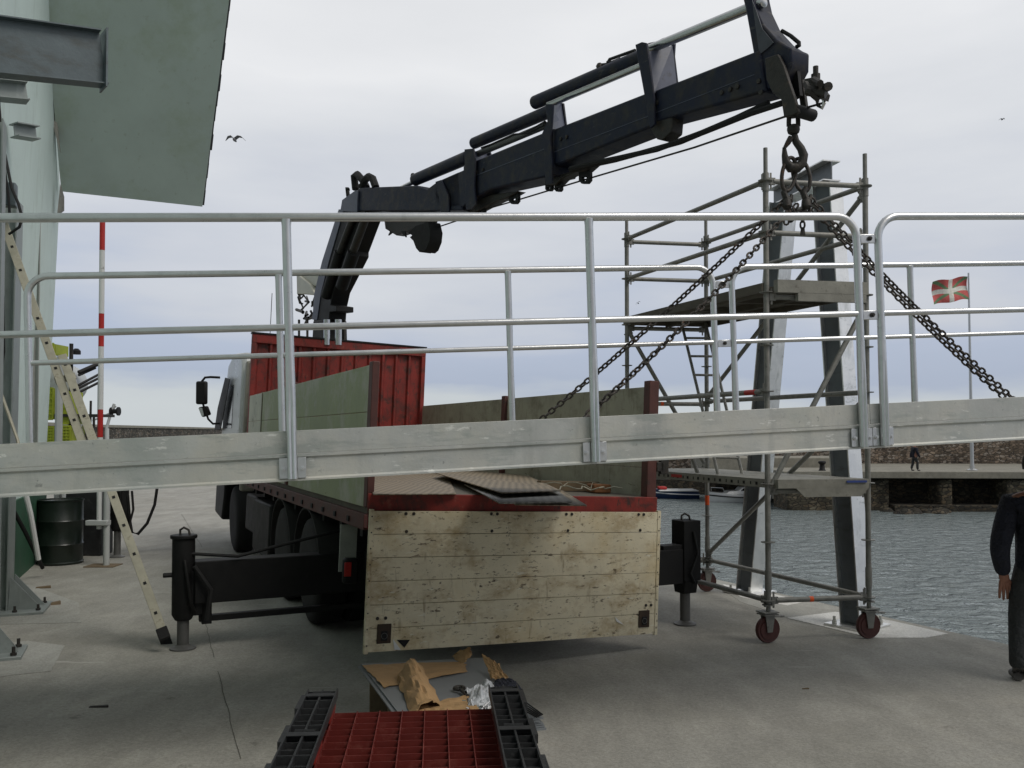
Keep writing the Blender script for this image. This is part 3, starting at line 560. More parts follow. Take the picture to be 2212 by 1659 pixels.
# =================================================================== GANGWAY
al, be = R(10.7), R(2.75)
gu = Vector((math.cos(al)*math.cos(be), math.sin(al)*math.cos(be), math.sin(be))); gv = Vector((-math.sin(al), math.cos(al), 0)); gw = (gu.cross(gv)+gu*.018).normalized()
G0 = at(1862, 969, 5.0); GF = frame(G0, gu, gv, gw)
def G(s_, w, h): return GF@Vector((s_, w, h))
gt = thing('gangway', 'long galvanised gangway with tubular handrails slung across the picture', 'gangway', G(-1.5, .75, 0))
WID = 1.5; S0, S1 = -5.55, 5.5
def extr(prof, s0, s1, name, m, bev=0):
    b = MB(); b.rings([[G(s0, w, h) for w, h in prof], [G(s1, w, h) for w, h in prof]]); return b.build(name, m, gt, bev)
lower = [(0, 0), (0, .009), (.010, .018), (.010, .112), (.0, .122), (0, .136), (.05, .136), (.05, .13), (.016, .118), (.016, .014), (.05, .006), (.05, 0)]
extr(lower, S0, S1, 'side_beam', galv)
extr([(WID-w, h) for w, h in lower][::-1], S0, S1, 'side_beam', galv)
for wa, wb in ((.004, .010), (WID-.010, WID-.004)):
    b = MB()
    b.bx(GF, (S0, wa, .140), (.055, wb, .255)); b.bx(GF, (.063, wa, .140), (S1, wb, .256)); b.build('toe_board', galv, gt, .0015)
b = MB(); b.bx(GF, (S0, .055, .118), (S1, WID-.055, .134))
b.build('deck', deckm, gt)
for i in range(10):
    b = MB(); s_ = S0+.3+i*1.15; b.bx(GF, (s_, .052, .02), (s_+.06, WID-.052, .112)); b.build('cross_member', galv, gt)
HT = 1.335
def post(par, s_, w, hb, ht, sgn, end=False):
    b = MB(); rs = []; n = 28; zs = [ht, HT-.045, .62, .5, .38, .30, hb] if not end else [.62, .5, .38, .30, hb]
    for h in zs:
        g = max(0, min(1, (.62-h)/.3)); ring = []
        for k in range(n):
            th = 2*math.pi*k/n; dth = abs(((th-math.pi/2+math.pi) % (2*math.pi))-math.pi)
            rr = (.0235 if h < .6 else .0228)*(1.16 if h > HT-.03 else 1)*(1-.42*g*math.exp(-(dth/.30)**2))*(1+.06*g)
            ring.append(G(s_+math.cos(th)*rr, w-sgn*(.023+math.sin(th)*rr), h))
        rs.append(ring)
    b.rings(rs); b.build('post', tube_m, par)
    y0, y1 = (w-.006, w-.0005) if sgn > 0 else (w+.0005, w+.006)
    b = MB(); b.bx(GF, (s_-.066, y0, .014), (s_-.0255, y1, .118)); b.bx(GF, (s_+.0255, y0, .014), (s_+.066, y1, .118)); b.build('foot_plate', tube_m, par, .001)
    for dx in (-.047, .047):
        b = MB(); b.lathe(G(s_+dx, w-sgn*.006, .062), -gv*sgn, [(.013, 0), (.013, .009), (.007, .0095), (.007, .018)], 6); b.build('bolt', tube_m, par)
HT = 1.335; RC = .13
def bend(s_, h, dirs, w, n=7):     # quarter bend from vertical into the rail; dirs=+1 rail goes towards +s
    return [G(s_+dirs*RC*(1-math.cos(math.pi/2*i/n)), w, h-RC+RC*math.sin(math.pi/2*i/n)) for i in range(n+1)]
def railing(label, w, sgn, posts, ends, s0, s1):
    wl = w-sgn*.023
    o = MB(); path = []
    # top rail with the bent ends running down to the beam
    if ends[0]: path += [G(s0, wl, .5)]+[G(s0, wl, .8)]+bend(s0, HT, 1, wl)
    else: path += [G(s0, wl, HT)]
    n = 8
    a0 = s0+(RC if ends[0] else 0); a1 = s1-(RC if ends[1] else 0)
    path += [G(a0+(a1-a0)*i/n, wl, HT) for i in range(1, n)]
    if ends[1]: path += bend(s1, HT, -1, wl)[::-1]+[G(s1, wl, .8), G(s1, wl, .5)]
    else: path += [G(s1, wl, HT)]
    o.tube(path, .0225, 14); top = o.build('railing', tube_m, gt); top['label'] = label
    b = MB(); b.tube([G(s0, wl, .775), G((s0+s1)/2, wl, .777), G(s1, wl, .775)], .0175, 12); b.build('mid_rail', tube_m, top)
    for p in posts:
        post(top, p, w, .012, HT-.012, sgn)
    for e, p in ((ends[0], s0), (ends[1], s1)):
        if e: post(top, p, w, .012, .46, sgn, True)
    return top
# near side, then far side
railing('near handrail frame left of the joint', 0, 1, [-4.76, -3.176, -1.59], (False, True), S0, .0)
railing('near handrail frame right of the joint', 0, 1, [1.7, 3.3, 4.9], (True, False), .135, S1)
railing('far handrail frame left of the joint', WID, -1, [-3.33, -1.75], (True, True), -4.9, -.2)
railing('far handrail frame right of the joint', WID, -1, [1.44, 3.0, 4.6], (True, False), -.05, S1)
for w, s_, sg in ((-.023, .0225, 1), (WID+.023, -.178, -1)):
    for h in (1.205, .765):
        b = MB(); b.bx(GF, (s_+.0, w-.004, h-.027), (s_+.11-(0 if sg > 0 else .004), w+.004, h+.027)); b.build('joining_lug', tube_m, gt, .004)
        b = MB(); b.lathe(G(s_+.055, w-.004, h), -gv, [(.014, 0), (.014, .010), (.008, .011), (.008, .02)], 6); b.build('bolt', dirty, gt)

# =================================================================== CRANE LORRY
roll = R(2.4); tf = Vector((-math.sin(R(25)), math.cos(R(25)), 0)); tr0 = Vector((math.cos(R(25)), math.sin(R(25)), 0))
tr = (tr0*math.cos(roll)-Vector((0, 0, 1))*math.sin(roll)); tu = tr.cross(tf).normalized()
T0 = at(795, 1097, 6.3); TF = frame(T0, tf, tr, tu)
def T(a, b_, c): return TF@Vector((a, b_, c))
ck = thing('crane_lorry', 'white cabbed flatbed lorry with red bed and navy folding crane, tailgate down', 'lorry', Vector((T(3, 1.25, 0).x, T(3, 1.25, 0).y, 0)))
BW, BL_, BH = 2.5, 6.1, 1.05
FLZ = .105
b = MB(); b.bx(TF, (.03, .03, -.05), (BL_, BW-.03, FLZ-.002)); b.build('bed_floor', mat('bed_floor_wood', (.13,.115,.09), .8, 0, .2, 4, .2, 30, (5, .55, .7, (.06,.05,.04))), ck)
b = MB(); b.bx(TF, (0, 0, -.15), (.10, BW, -.051)); b.bx(TF, (0, .0, -.05), (.028, BW, FLZ)); b.build('rear_sill', redp, ck, .006)
for y0 in (0, BW-.06):
    b = MB(); b.bx(TF, (.101, y0, -.17), (BL_, y0+.06, -.051)); b.build('side_rave', redd, ck, .005)
for i in range(13):
    b = MB(); b.bx(TF, (.5+i*.44, -.012, -.14), (.56+i*.44, -.001, -.10)); b.build('rope_hook', blackp, ck)
# boards
def sboard(y0, cuts, mts, nm):
    for (a0, a1), m_ in zip(cuts, mts):
        b = MB(); n = 3
        for i in range(n): b.bx(TF, (a0, y0, .0+i*BH/n), (a1, y0+.028, (i+1)*BH/n-.004))
        b.build('side_board', m_, ck, .002)
sboard(0, [(.10, 3.05), (3.15, 4.95), (5.0, BL_-.05)], [greenb, greenb, creamb], 'l')
sboard(BW-.028, [(.10, 3.05), (3.17, BL_-.05)], [board, board], 'r')
for (a_, y0, y1, h, mm) in ((.029, -.004, .05, 1.07, redd), (3.06, -.02, .05, 1.08, redd), (4.955, -.01, .034, 1.05, mat('dull_board_frame', (.18,.17,.12), .6)), (.029, BW-.09, BW+.004, 1.09, redd), (3.06, BW-.06, BW+.02, 1.08, redd)):
    b = MB(); b.bx(TF, (a_, y0, .001 if a_ else -.26), (a_+.095 if a_ < 4 else a_+.04, y1, h)); b.build('stake_post', mm, ck, .006)
b = MB(); b.bx(TF, (.02, BW+.0, .32), (.09, BW+.07, .40)); b.bx(TF, (.02, BW+.04, .3), (.06, BW+.12, .5)); b.build('latch', dirty, ck, .005)
# headboard: vertical corrugations
b = MB(); n = 12; pr = []
for i in range(n):
    y0 = .05+(BW-.1)*i/n; w_ = (BW-.1)/n
    pr += [(y0, 0), (y0+w_*.12, 0), (y0+w_*.22, .035), (y0+w_*.88, .035), (y0+w_*.98, 0)]
pr.append((BW-.05, 0)); pr += [(BW-.05, .06), (.05, .06)]
b.rings([[T(BL_+x, y, 0) for y, x in pr], [T(BL_+x, y, 1.84) for y, x in pr]]); b.build('headboard', redp, ck)
b = MB(); b.bx(TF, (BL_-.02, 0, 1.78), (BL_+.07, BW, 1.90)); b.bx(TF, (BL_-.02, 0, -.1), (BL_+.07, .06, 1.779)); b.bx(TF, (BL_-.02, BW-.06, -.1), (BL_+.07, BW, 1.779)); b.build('headboard_frame', redp, ck, .006)
b = MB(); b.bx(TF, (BL_-.03, -.01, 1.902), (BL_+.08, BW+.01, 1.925)); b.build('headboard_cap', blackp, ck)
# tailgate hanging open
tgo = MB(); npl = 6; TH = 1.03; zt = -.005
tgt = MB()
for i in range(npl):
    z1 = zt-.012-(TH-.02)*i/npl; z0 = zt-.012-(TH-.02)*(i+1)/npl+.0035
    tgt.bx(TF, (-.055, .032, z0), (-.03, BW+.0-.032, z1))
tg = tgt.build('tailgate', tailm, ck, .0015)
b = MB(); b.bx(TF, (-.06, 0, zt-TH), (-.024, .031, zt)); b.bx(TF, (-.06, BW-.031, zt-TH), (-.024, BW, zt)); b.build('edge_channel', tailm, tg, .003)
rustm = mat('rusty_latch', (.045,.028,.016), .6, .2, .3, 20, .3)
for y0 in (.09, BW-.19):
    b = MB(); b.bx(TF, (-.064, y0, zt-TH+.07), (-.056, y0+.105, zt-TH+.21)); lt_ = b.build('latch_recess', rustm, tg, .006)
    b = MB(); b.bx(TF, (-.070, y0+.03, zt-TH+.09), (-.065, y0+.075, zt-TH+.16)); b.build('latch', blackp, tg, .004)
    b = MB(); q = T(-.067, y0+.0525, zt-TH+.125); b.tube([q+tr*.022*math.cos(t*.7)+tu*.022*math.sin(t*.7) for t in range(9)], .004, 6, closed=True); b.build('pull_ring', chrome if 0 else steelr, tg)
b = MB()
bolts = [(.27, .03), (.33, .03), (.95, .03), (1.0, .03), (1.6, .03), (1.65, .03), (2.28, .03), (2.33, .03), (.28, .16), (.96, .16), (1.62, .16), (2.3, .16), (.09, .78), (.15, .78), (2.38, .78), (2.43, .78)]
for y, z in bolts: b.lathe(T(-.056, y, zt-z), -tf, [(.013, 0), (.011, .006), (0, .008)], 8)
for i in range(9):
    for y in (.016, BW-.016): b.lathe(T(-.0605, y, zt-.05-i*.115), -tf, [(.006, 0), (.004, .003), (0, .004)], 6)
b.build('bolt', dirty, tg)
b = MB(); q = [T(-.0575, BW-.42, zt-TH+.17), T(-.0575, BW-.33, zt-TH+.10), T(-.0575, BW-.40, zt-TH+.13)]; b.prism(q, -tf*.003); q = [T(-.0575, .225, zt-TH+.02), T(-.0575, .21, zt-TH+.10), T(-.0575, .275, zt-TH+.015)]; b.prism(q, -tf*.003); b.build('bent_flap', hi_c, tg)
b = MB(); q = [T(-.057, .30, zt-TH+.03), T(-.057, .24, zt-TH+.09), T(-.057, .34, zt-TH+.085)]; b.prism(q, -tf*.003); b.build('tear', blackp, tg)
# chassis, mudguards, wheels
b = MB()
for y0 in (.75, 1.67): b.bx(TF, (.15, y0, -.55), (9.3, y0+.08, -.26))
for a_ in (.5, 2.0, 3.5, 5.0, 6.5): b.bx(TF, (a_, .84, -.5), (a_+.1, 1.66, -.3))
for i in range(9): b.bx(TF, (.4+i*.65, .08, -.25), (.48+i*.65, BW-.08, -.172))
b.build('chassis', blackp, ck)
b = MB(); b.bx(TF, (4.6, .25, -.85), (5.6, .72, -.3)); b.bx(TF, (4.3, 1.8, -.9), (5.7, 2.3, -.3)); b.build('fuel_tank', blackp, ck, .04)
b = MB(); b.bx(TF, (.35, .35, -.80), (1.25, 2.2, -.26)); b.build('dark_fill_box', blackp, ck, .02)  # added black box that darkens the gap under the bed
for a_ in (2.15, 3.5, 7.65):
    b = MB(); q0 = T(a_, .3, 0); q1 = T(a_, 2.2, 0); b.cyl(Vector((q0.x, q0.y, .5)), Vector((q1.x, q1.y, .5)), .09); b.ball(Vector(((q0.x+q1.x)/2, (q0.y+q1.y)/2, .5)), .2); b.build('axle', blackp, ck)
b = MB(); b.bx(TF, (4.3, .04, -.95), (5.5, .55, -.3)); b.bx(TF, (5.7, .1, -.8), (6.6, 2.3, -.3)); b.build('dark_side_fill', blackp, ck, .03)  # black boxes added to darken the side of the underbody
b = MB(); b.bx(TF, (1.3, .64, -.8), (4.2, 1.86, -.2)); b.build('dark_core_fill', blackp, ck, .05)  # black block added to close off the light between the wheels
WR = .50; grz = lambda a_, y: T(a_, y, 0).z
def wheel(a_, y0, y1):
    base = T(a_, (y0+y1)/2, 0); c = Vector((base.x, base.y, WR)); ax = tr0; w = y1-y0
    b = MB(); b.lathe(c-ax*w/2, ax, [(.27, .0), (.42, .0), (.48, .02), (.5, .05), (.5, w-.05), (.48, w-.02), (.42, w), (.27, w), (.26, w-.02), (.26, .02)], 36)
    ty = b.build('wheel', rubber, ck)
    b = MB(); b.lathe(c-ax*(w/2-.02), ax, [(0, .06), (.1, .06), (.12, .03), (.2, .05), (.25, .0), (.265, .0), (.265, w-.04), (.1, w-.1), (0, w-.1)], 24); b.build('rim', steelr, ty)
for a_ in (2.15, 3.5):
    for y0, y1 in ((.02, .30), (.33, .61), (BW-.61, BW-.33), (BW-.30, BW-.02)): wheel(a_, y0, y1)
for y0, y1 in ((.04, .34), (BW-.34, BW-.04)): wheel(7.65, y0, y1)
for a_ in (2.15, 3.5):
    for y0 in (0, BW-.62):
        b = MB(); c = T(a_, 0, 0); n = 12; rs = []
        for i in range(n+1):
            an = math.pi*(-.02+1.04*i/n); rs.append([T(a_+math.cos(an)*.60, y0, 0)*1, T(a_+math.cos(an)*.60, y0+.62, 0)*1, T(a_+math.cos(an)*.585, y0+.62, 0)*1, T(a_+math.cos(an)*.585, y0, 0)*1])
            zz = .52+math.sin(an)*.58; z2 = .52+math.sin(an)*.565
            rs[-1][0].z = zz; rs[-1][1].z = zz; rs[-1][2].z = z2; rs[-1][3].z = z2
        b.rings(rs); b.build('mudguard', mat('grey_mudguard', (.02,.02,.018), .8) if a_ == 2.15 and y0 == 0 else bpy.data.materials['grey_mudguard'], ck)
b = MB(); b.bx(TF, (.85, .02, -.58), (.865, .16, -.20)); b.build('mud_flap', mat('pale_flap', (.36,.38,.34), .7), ck)
b = MB(); b.bx(TF, (.60, .0, -.64), (.68, .12, -.44)); b.build('tail_light_housing', blackp, ck, .02)
b = MB(); b.bx(TF, (.585, .0, -.58), (.599, .055, -.47)); b.build('tail_light', redw, ck, .005)
b = MB(); b.bx(TF, (.20, BW-.32, -.62), (.245, BW-.14, -.52)); b.build('tail_light', redw, ck, .01)
b = MB(); b.bx(TF, (.15, .3, -.72), (.24, BW-.3, -.6)); b.build('underrun_bar', blackp, ck, .01)
# cab
cab = MB(); cp_ = [(7.15, -.05), (7.15, 1.55), (7.3, 1.75), (8.3, 1.82), (8.85, 1.7), (9.15, 1.15), (9.32, .55), (9.36, .02), (7.9, -.03)]
cab.prism([T(a_, .03, c) for a_, c in cp_], tr*(BW-.06)); cabo = cab.build('cab', greyw, ck, .07)
b = MB(); b.prism([T(a_, .0, c) for a_, c in ((8.25, -.06), (9.38, -.02), (9.42, -.8), (8.5, -.85), (8.3, -.5))], tr*BW); b.build('bumper', blackp, cabo, .04)
for yy in (.024, BW-.030):
    b = MB(); b.prism([T(a_, yy, c) for a_, c in ((8.0, .62), (8.0, 1.3), (8.9, 1.28), (9.12, .62))], tr*.006); b.build('side_window', glassd, cabo)
b = MB(); b.prism([T(9.16, .15, 1.18), T(9.16, BW-.15, 1.18), T(9.35, BW-.15, .5), T(9.35, .15, .5)], tf*.01); b.build('windscreen', glassd, cabo)
b = MB(); b.prism([onplane(x, y, tr, tr.dot(T(0, -.03, 0))) for x, y in ((486, 815), (496, 818), (476, 928), (463, 928), (470, 880))], tr*.012); b.build('side_deflector', blackp, cabo, .01)
b = MB(); b.bx(TF, (6.95, .06, -.3), (7.1, .26, 1.6)); b.build('exhaust_stack', mat('stack_grey', (.26,.25,.21), .5, .2), ck, .03)
b = MB(); b.cyl(T(6.2, .25, 1.9), T(6.2, .25, 2.5), .005, 5); b.build('aerial', blackp, ck)
YM = T(9.2, -.2, 0).y
mo = MB(); mo.tube([at(475, 815, YM), at(455, 814, YM), at(443, 815, YM), at(434, 826, YM)], .02, 8); ma = mo.build('mirror_arm', blackp, cabo); mo = MB(); mo.tube([at(438, 870, YM), at(441, 880, YM), at(450, 905, YM), at(460, 915, YM), at(476, 914, YM)], .018, 8); mo.build('mirror_arm', blackp, cabo)
b = MB(); q0, q1 = at(424, 873, YM), at(448, 823, YM); b.bx(I4, (q0.x, YM-.05, q0.z), (q1.x, YM+.05, q1.z)); b.build('mirror', blackp, ma, .03)
b = MB(); q0, q1 = at(431, 899, YM), at(454, 877, YM); b.prism([at(428, 879, YM), at(447, 876, YM), at(454, 895, YM), at(436, 901, YM)], (.0, .08, 0)); b.build('wide_mirror', blackp, ma, .02)
b = MB(); b.prism([at(429, 881, YM), at(437, 880, YM), at(441, 897, YM), at(436, 899, YM)], (0, -.01, 0)); b.build('mirror_glass', chrome, ma)
# outriggers
def ring_stack(b, p, r, z0, z1, n=20): b.cyl(Vector((p.x, p.y, z0)), Vector((p.x, p.y, z1)), r, n)
def jack(px, py, ztop, body, zb, nm='stabiliser'):
    g_ = gr(px, py); b = MB(); F = frame(Vector((g_.x, g_.y, 0)), tf, tr0, Vector((0, 0, 1)))
    if body == 'round':
        b.lathe(Vector((g_.x, g_.y, zb)), (0, 0, 1), [(.065, 0), (.092, .05), (.092, ztop-zb-.03), (.108, ztop-zb-.03), (.108, ztop-zb), (0, ztop-zb)], 24)
        b.bx(F, (-.07, .05, zb+.04), (.07, .15, ztop-.30)); b.cyl(F@Vector((-.0, -.07, .62)), F@Vector((-.0, -.16, .62)), .02, 8); b.tube([F@Vector((-.10, .0, ztop-.2)), F@Vector((-.125, .02, ztop-.35)), F@Vector((-.12, .05, .4)), F@Vector((-.08, .09, .3))], .014, 6)
    else: b.bx(F, (-.10, -.08, zb+.12), (.10, .11, ztop)); b.prism([F@Vector((x, -.07, z)) for x, z in ((-.1, zb+.119), (.1, zb+.119), (.07, zb), (-.07, zb))], tr0*.15); b.tube([F@Vector((-.11, .02, ztop-.1)), F@Vector((-.13, .05, ztop-.3)), F@Vector((-.125, -.03, .5)), F@Vector((-.11, .03, .4))], .014, 6); b.bx(F, (-.08, -.3, .70), (.05, -.082, .76))
    j = b.build(nm, blackp, ck, .01)
    b = MB(); b.lathe(Vector((g_.x, g_.y, 0)), (0, 0, 1), [(.105, 0), (.105, .012), (.07, .022), (.048, .04), (.048, zb+.05)], 24); b.build('foot', steelr, j)
    b = MB(); n = 10; c = Vector((g_.x, g_.y, ztop)); b.tube([c+Vector((-.03+.0, 0, 0)), c+Vector((-.03, 0, .04)), c+Vector((0, 0, .06)), c+Vector((.04, 0, .04)), c+Vector((.05, 0, 0))], .01, 8); b.build('lifting_eye', dirty, j)
    return g_, j
gl, jl = jack(395, 1401, .95, 'round', .24)
gr_, jr = jack(1480, 1348, .98, 'box', .30)
def obeam(g_, z0, z1, endY, par, hw=.1):
    a_ = (g_-T(0, 0, 0)).dot(tf); y_ = (g_-T(0, 0, 0)).dot(tr0); 
    F = frame(Vector((T(a_, 0, 0).x, T(a_, 0, 0).y, 0)), tf, tr0, Vector((0, 0, 1))); b = MB()
    lo, hi = sorted((y_+(.08 if y_ < 0 else -.08), endY)); b.bx(F, (-hw, lo, z0), (hw, hi, z1)); b.bx(F, (-hw-.015, .4, z0-.015), (hw+.015, 2.1, z1+.015)); b.build('stabiliser_beam', blackp, ck, .008)
    return F
Fo = obeam(gl, .38, .73, 2.0, ck)
b = MB(); b.bx(Fo, (-.05, -1.0, .22), (.02, .9, .27)); b.bx(Fo, (-.06, -.98, .2), (.05, -.9, .38)); b.build('lower_bar', blackp, ck, .005)
b = MB(); b.tube([Fo@Vector((-.05, -1.12, .8)), Fo@Vector((-.12, -.7, .76)), Fo@Vector((-.1, -.2, .86)), Fo@Vector((0, .5, .98))], .015, 6); b.tube([Fo@Vector((-.13, -1.05, .7)), Fo@Vector((-.15, -.92, .5)), Fo@Vector((-.14, -.95, .25))], .02, 6)
b.build('hydraulic_hose', rubber, ck)
obeam(gr_, .40, .72, .6, ck, .09)
gf, jf = jack(253, 1203, 1.5, 'round', .38)
F2 = obeam(gf, 1.02, 1.22, 1.2, ck)
b = MB(); Yh = gf.y; b.tube([at(340, 1050, Yh), at(334, 1090, Yh), at(318, 1130, Yh), at(298, 1153, Yh), at(285, 1150, Yh), at(280, 1120, Yh), at(276, 1070, Yh)], .022, 8); b.tube([at(285, 1060, Yh-.05), at(288, 1100, Yh-.05), at(278, 1140, Yh-.05), at(270, 1110, Yh-.05)], .018, 8); b.build('hydraulic_hose', rubber, ck)

# ---- crane in its own vertical plane
cd = Vector((.54, -.842, 0)).normalized(); cn = Vector((.842, .54, 0)).normalized()
Kp = Vector((-2.15, 12.0, 0)); CC = Kp.dot(cn)
def C(px, py, off=0): return onplane(px, py, cn, CC+off)
def proj(p):
    v = p-Vector((0, 0, H)); f_ = v.y*math.cos(PITCH)+v.z*math.sin(PITCH); u_ = -v.y*math.sin(PITCH)+v.z*math.cos(PITCH)
    return Vector((1106+FPX*v.x/f_, YC-FPX*u_/f_))
def cpoly(name, pts, hw, m, par=ck, bev=.006, sl=.35):
    """outline of the crane seen from the side; a third value marks corners that belong to the far edge
    (1: underside, follows slope sl; 2: end face) so that the near face is that much smaller"""
    cx = sum(p[0] for p in pts)/len(pts); cy = sum(p[1] for p in pts)/len(pts)
    q = proj(C(cx, cy, -hw)+cn*2*hw); sx, sy = q.x-cx, q.y-cy; f = []
    for p in pts:
        k = p[2] if len(p) > 2 else 0
        if k == 1: f.append((p[0], p[1]-(sy+sx*sl)))
        elif k == 2: f.append((p[0]-sx, p[1]-sy))
        elif k == 3: f.append((p[0]-sx, p[1]-sy-(0)))
        else: f.append((p[0], p[1]))
    b = MB(); b.prism([C(x, y, -hw) for x, y in f], cn*2*hw); return b.build(name, m, par, bev)
def plate(name, pts, off, m, par, th=.02, bev=.004):
    b = MB(); b.prism([C(x, y, off) for x, y in pts], cn*th); return b.build(name, m, par, bev)
# column and base
cpoly('crane_base', [(672, 770), (676, 692), (750, 692, 2), (752, 770, 2)], .16, blackp, bev=.02)
mast = cpoly('crane_mast', [(677, 694), (684, 630), (700, 566), (732, 458), (745, 432), (835, 440, 2), (822, 476, 2), (797, 545, 2), (797, 555, 2), (758, 634, 2), (752, 662, 2), (765, 664, 2), (765, 676, 2), (750, 678, 2), (749, 694, 2)], .13, blackp, bev=.01)
b = MB(); b.prism([C(x, y, -.132) for x, y in ((676, 690), (680, 634), (697, 564), (733, 452), (744, 452), (711, 566), (694, 634), (686, 690))], -cn*.01); b.build('side_plate', navyl, mast)
for q in ((766, 462, 734, 545, .05), (790, 470, 762, 545, .055)):
    b = MB(); b.cyl(C(q[0], q[1], -.17), C(q[2], q[3], -.17), q[4]); b.build('lift_rod', dirty, mast)
for q in ((734, 545, 704, 640, .075), (764, 545, 738, 620, .085)):
    b = MB(); b.cyl(C(q[0], q[1], -.17), C(q[2], q[3], -.17), q[4]); b.build('lift_cylinder', blackp, mast)
for x in (706, 731):
    b = MB(); b.cyl(C(x, 690, -.24), C(x, 745, -.24), .045); b.build('guide_rod', chrome, mast)
b = MB(); b.prism([C(x, y, .1) for x, y in ((646, 583), (689, 586), (684, 618), (648, 612))], cn*.3); b.prism([C(x, y, .05) for x, y in ((640, 590), (668, 612), (680, 636), (641, 634))], cn*.3); b.build('control_box', ccab, mast, .015)
b = MB()
for i in range(16):
    x, y = random.uniform(640, 684), random.uniform(636, 690); b.tube([C(x, y, .1+random.random()*.2), C(x+random.uniform(-8, 8), y+random.uniform(-14, 14), .1), C(x+random.uniform(-14, 10), y+random.uniform(-20, 20), .15)], random.uniform(.012, .035), 6)
b.build('valve_bank', dirty, mast)
b = MB()
for x in (646, 664, 744): b.cyl(C(x, 690, .1), C(x, 745, .1), .02, 6)
b.build('lever_rod', dirty, mast)
# knuckle and boom
kn = cpoly('crane_knuckle', [(742, 432), (754, 421), (771, 411), (776, 405), (900, 400), (922, 408), (945, 391), (990, 371), (995, 440, 1), (999, 461, 1), (925, 462, 1), (830, 462, 1), (774, 462, 1), (740, 452, 1)], .14, navy, bev=.012, sl=0)
b = MB(); b.prism([C(x, y, -.05) for x, y in ((828, 462), (926, 462), (926, 478), (900, 490), (879, 500), (855, 508), (832, 494))], cn*.12); b.build('rib_plate', dirty, kn, .01)
b = MB(); b.prism([C(x, y, -.142) for x, y in ((742, 432), (771, 411), (776, 413), (774, 458), (738, 456))], -cn*.02); b.build('cheek_plate', navyl, kn)
b = MB(); b.tube([C(752, 424), C(750, 405), C(752, 410)], .03, 6); b.tube([C(768, 408), C(765, 380), C(772, 376), C(786, 392), C(792, 405)], .05, 8); b.tube([C(782, 405, -.1), C(788, 388, -.1), C(797, 381, -.1), (C(805, 385, -.1)), C(812, 405, -.1)], .05, 8); b.tube([C(776, 402, .1), C(786, 396, .1), C(794, 406, .1)], .03, 6); b.build('hose_loop', rubber, kn)
b = MB(); b.prism([C(x, y, -.15) for x, y in ((898, 486), (925, 478), (930, 500), (928, 520), (921, 538), (914, 544), (910, 541), (905, 544), (898, 536), (892, 520), (884, 512), (889, 508), (880, 502))], cn*.16); b.build('guard_flap', rubber, kn, .01)
b = MB(); b.prism([C(x, y, -.2) for x, y in ((836, 494), (846, 502), (838, 508), (842, 500))], cn*.02); b.build('torn_edge', rubber, kn); b = MB(); b.prism([C(x, y, -.2) for x, y in ((866, 498), (874, 498), (876, 512), (870, 506))], cn*.02); b.build('torn_edge', rubber, kn)
boom = cpoly('crane_boom', [(940, 394), (1020, 358), (1020, 440, 1), (1000, 459, 1), (965, 460, 1), (940, 460, 1)], .14, navy, bev=.012, sl=.1)
segs = [([(1000, 357), (1196, 276), (1196, 400, 1), (1060, 431, 1), (1026, 449, 1), (1000, 458, 1)], .13, .3), ([(1176, 286), (1410, 194), (1410, 303, 1), (1176, 397, 1)], .12, .42), ([(1390, 204), (1640, 106), (1655, 224, 1), (1390, 297, 1)], .11, .30)]
for pts, hw, sl__ in segs: cpoly('boom_section', pts, hw, navy, boom, .018, sl__)
b = MB()
for pts, hw in (([(1012, 384), (1188, 316), (1188, 317.5), (1012, 385.5)], .131), ([(1190, 330), (1400, 250), (1400, 251.2), (1190, 331.2)], .121), ([(1410, 245), (1630, 160), (1630, 161.2), (1410, 246.2)], .111)):
    b.prism([C(x, y, -hw) for x, y in pts], -cn*.002)
b.build('edge_seam', navyl, boom)
plate('collar', [(940, 392), (952, 388), (968, 420), (970, 458), (952, 458), (945, 410)], -.165, navy, boom)
for near, panel, far, hw in (
    ([(1003, 322), (1022, 320), (1026, 345), (1024, 400), (1028, 440), (1018, 452), (1006, 452), (1004, 380)], [(1020, 326), (1050, 326), (1056, 344), (1022, 358)], [(1044, 322), (1056, 322), (1062, 342), (1050, 350)], .15),
    ([(1178, 224), (1194, 224), (1192, 262), (1188, 300), (1192, 340), (1192, 396), (1178, 398), (1174, 300), (1166, 298), (1182, 262)], [(1192, 228), (1213, 223), (1220, 270), (1190, 283)], [(1208, 222), (1216, 222), (1222, 270), (1214, 276)], .14),
    ([(1372, 96), (1386, 90), (1396, 92), (1400, 120), (1412, 210), (1414, 268), (1404, 276), (1398, 240)], [(1397, 112), (1453, 98), (1462, 182), (1412, 202)], [(1450, 88), (1457, 86), (1455, 120), (1463, 186), (1456, 190), (1448, 120)], .13)):
    plate('collar', near, -hw-.022, navy, boom); plate('collar', far, hw, navy, boom)
    p4 = [C(panel[0][0], panel[0][1], -hw), C(panel[1][0], panel[1][1], hw-.002), C(panel[2][0], panel[2][1], hw-.002), C(panel[3][0], panel[3][1], -hw)]
    b = MB(); b.prism(p4, cd*-.02); b.build('bracket_panel', navyl, boom)
b = MB(); b.prism([C(x, y, -.10) for x, y in ((1402, 250), (1452, 250), (1452, 262), (1450, 285), (1430, 303), (1418, 300), (1406, 280))], cn*.12); b.build('roller_housing', dirty, boom, .01)
b = MB(); b.prism([C(x, y, -.05) for x, y in ((1008, 440), (1060, 420), (1120, 412), (1092, 428), (1078, 432), (1052, 444), (1026, 458), (1010, 458))], cn*.1); b.build('lower_skid', dirty, boom, .008)
b = MB(); b.prism([C(x, y, -.05) for x, y in ((1180, 384), (1260, 362), (1280, 352), (1262, 368), (1240, 372), (1212, 386), (1198, 400), (1182, 398))], cn*.1); b.build('lower_skid', dirty, boom, .008)
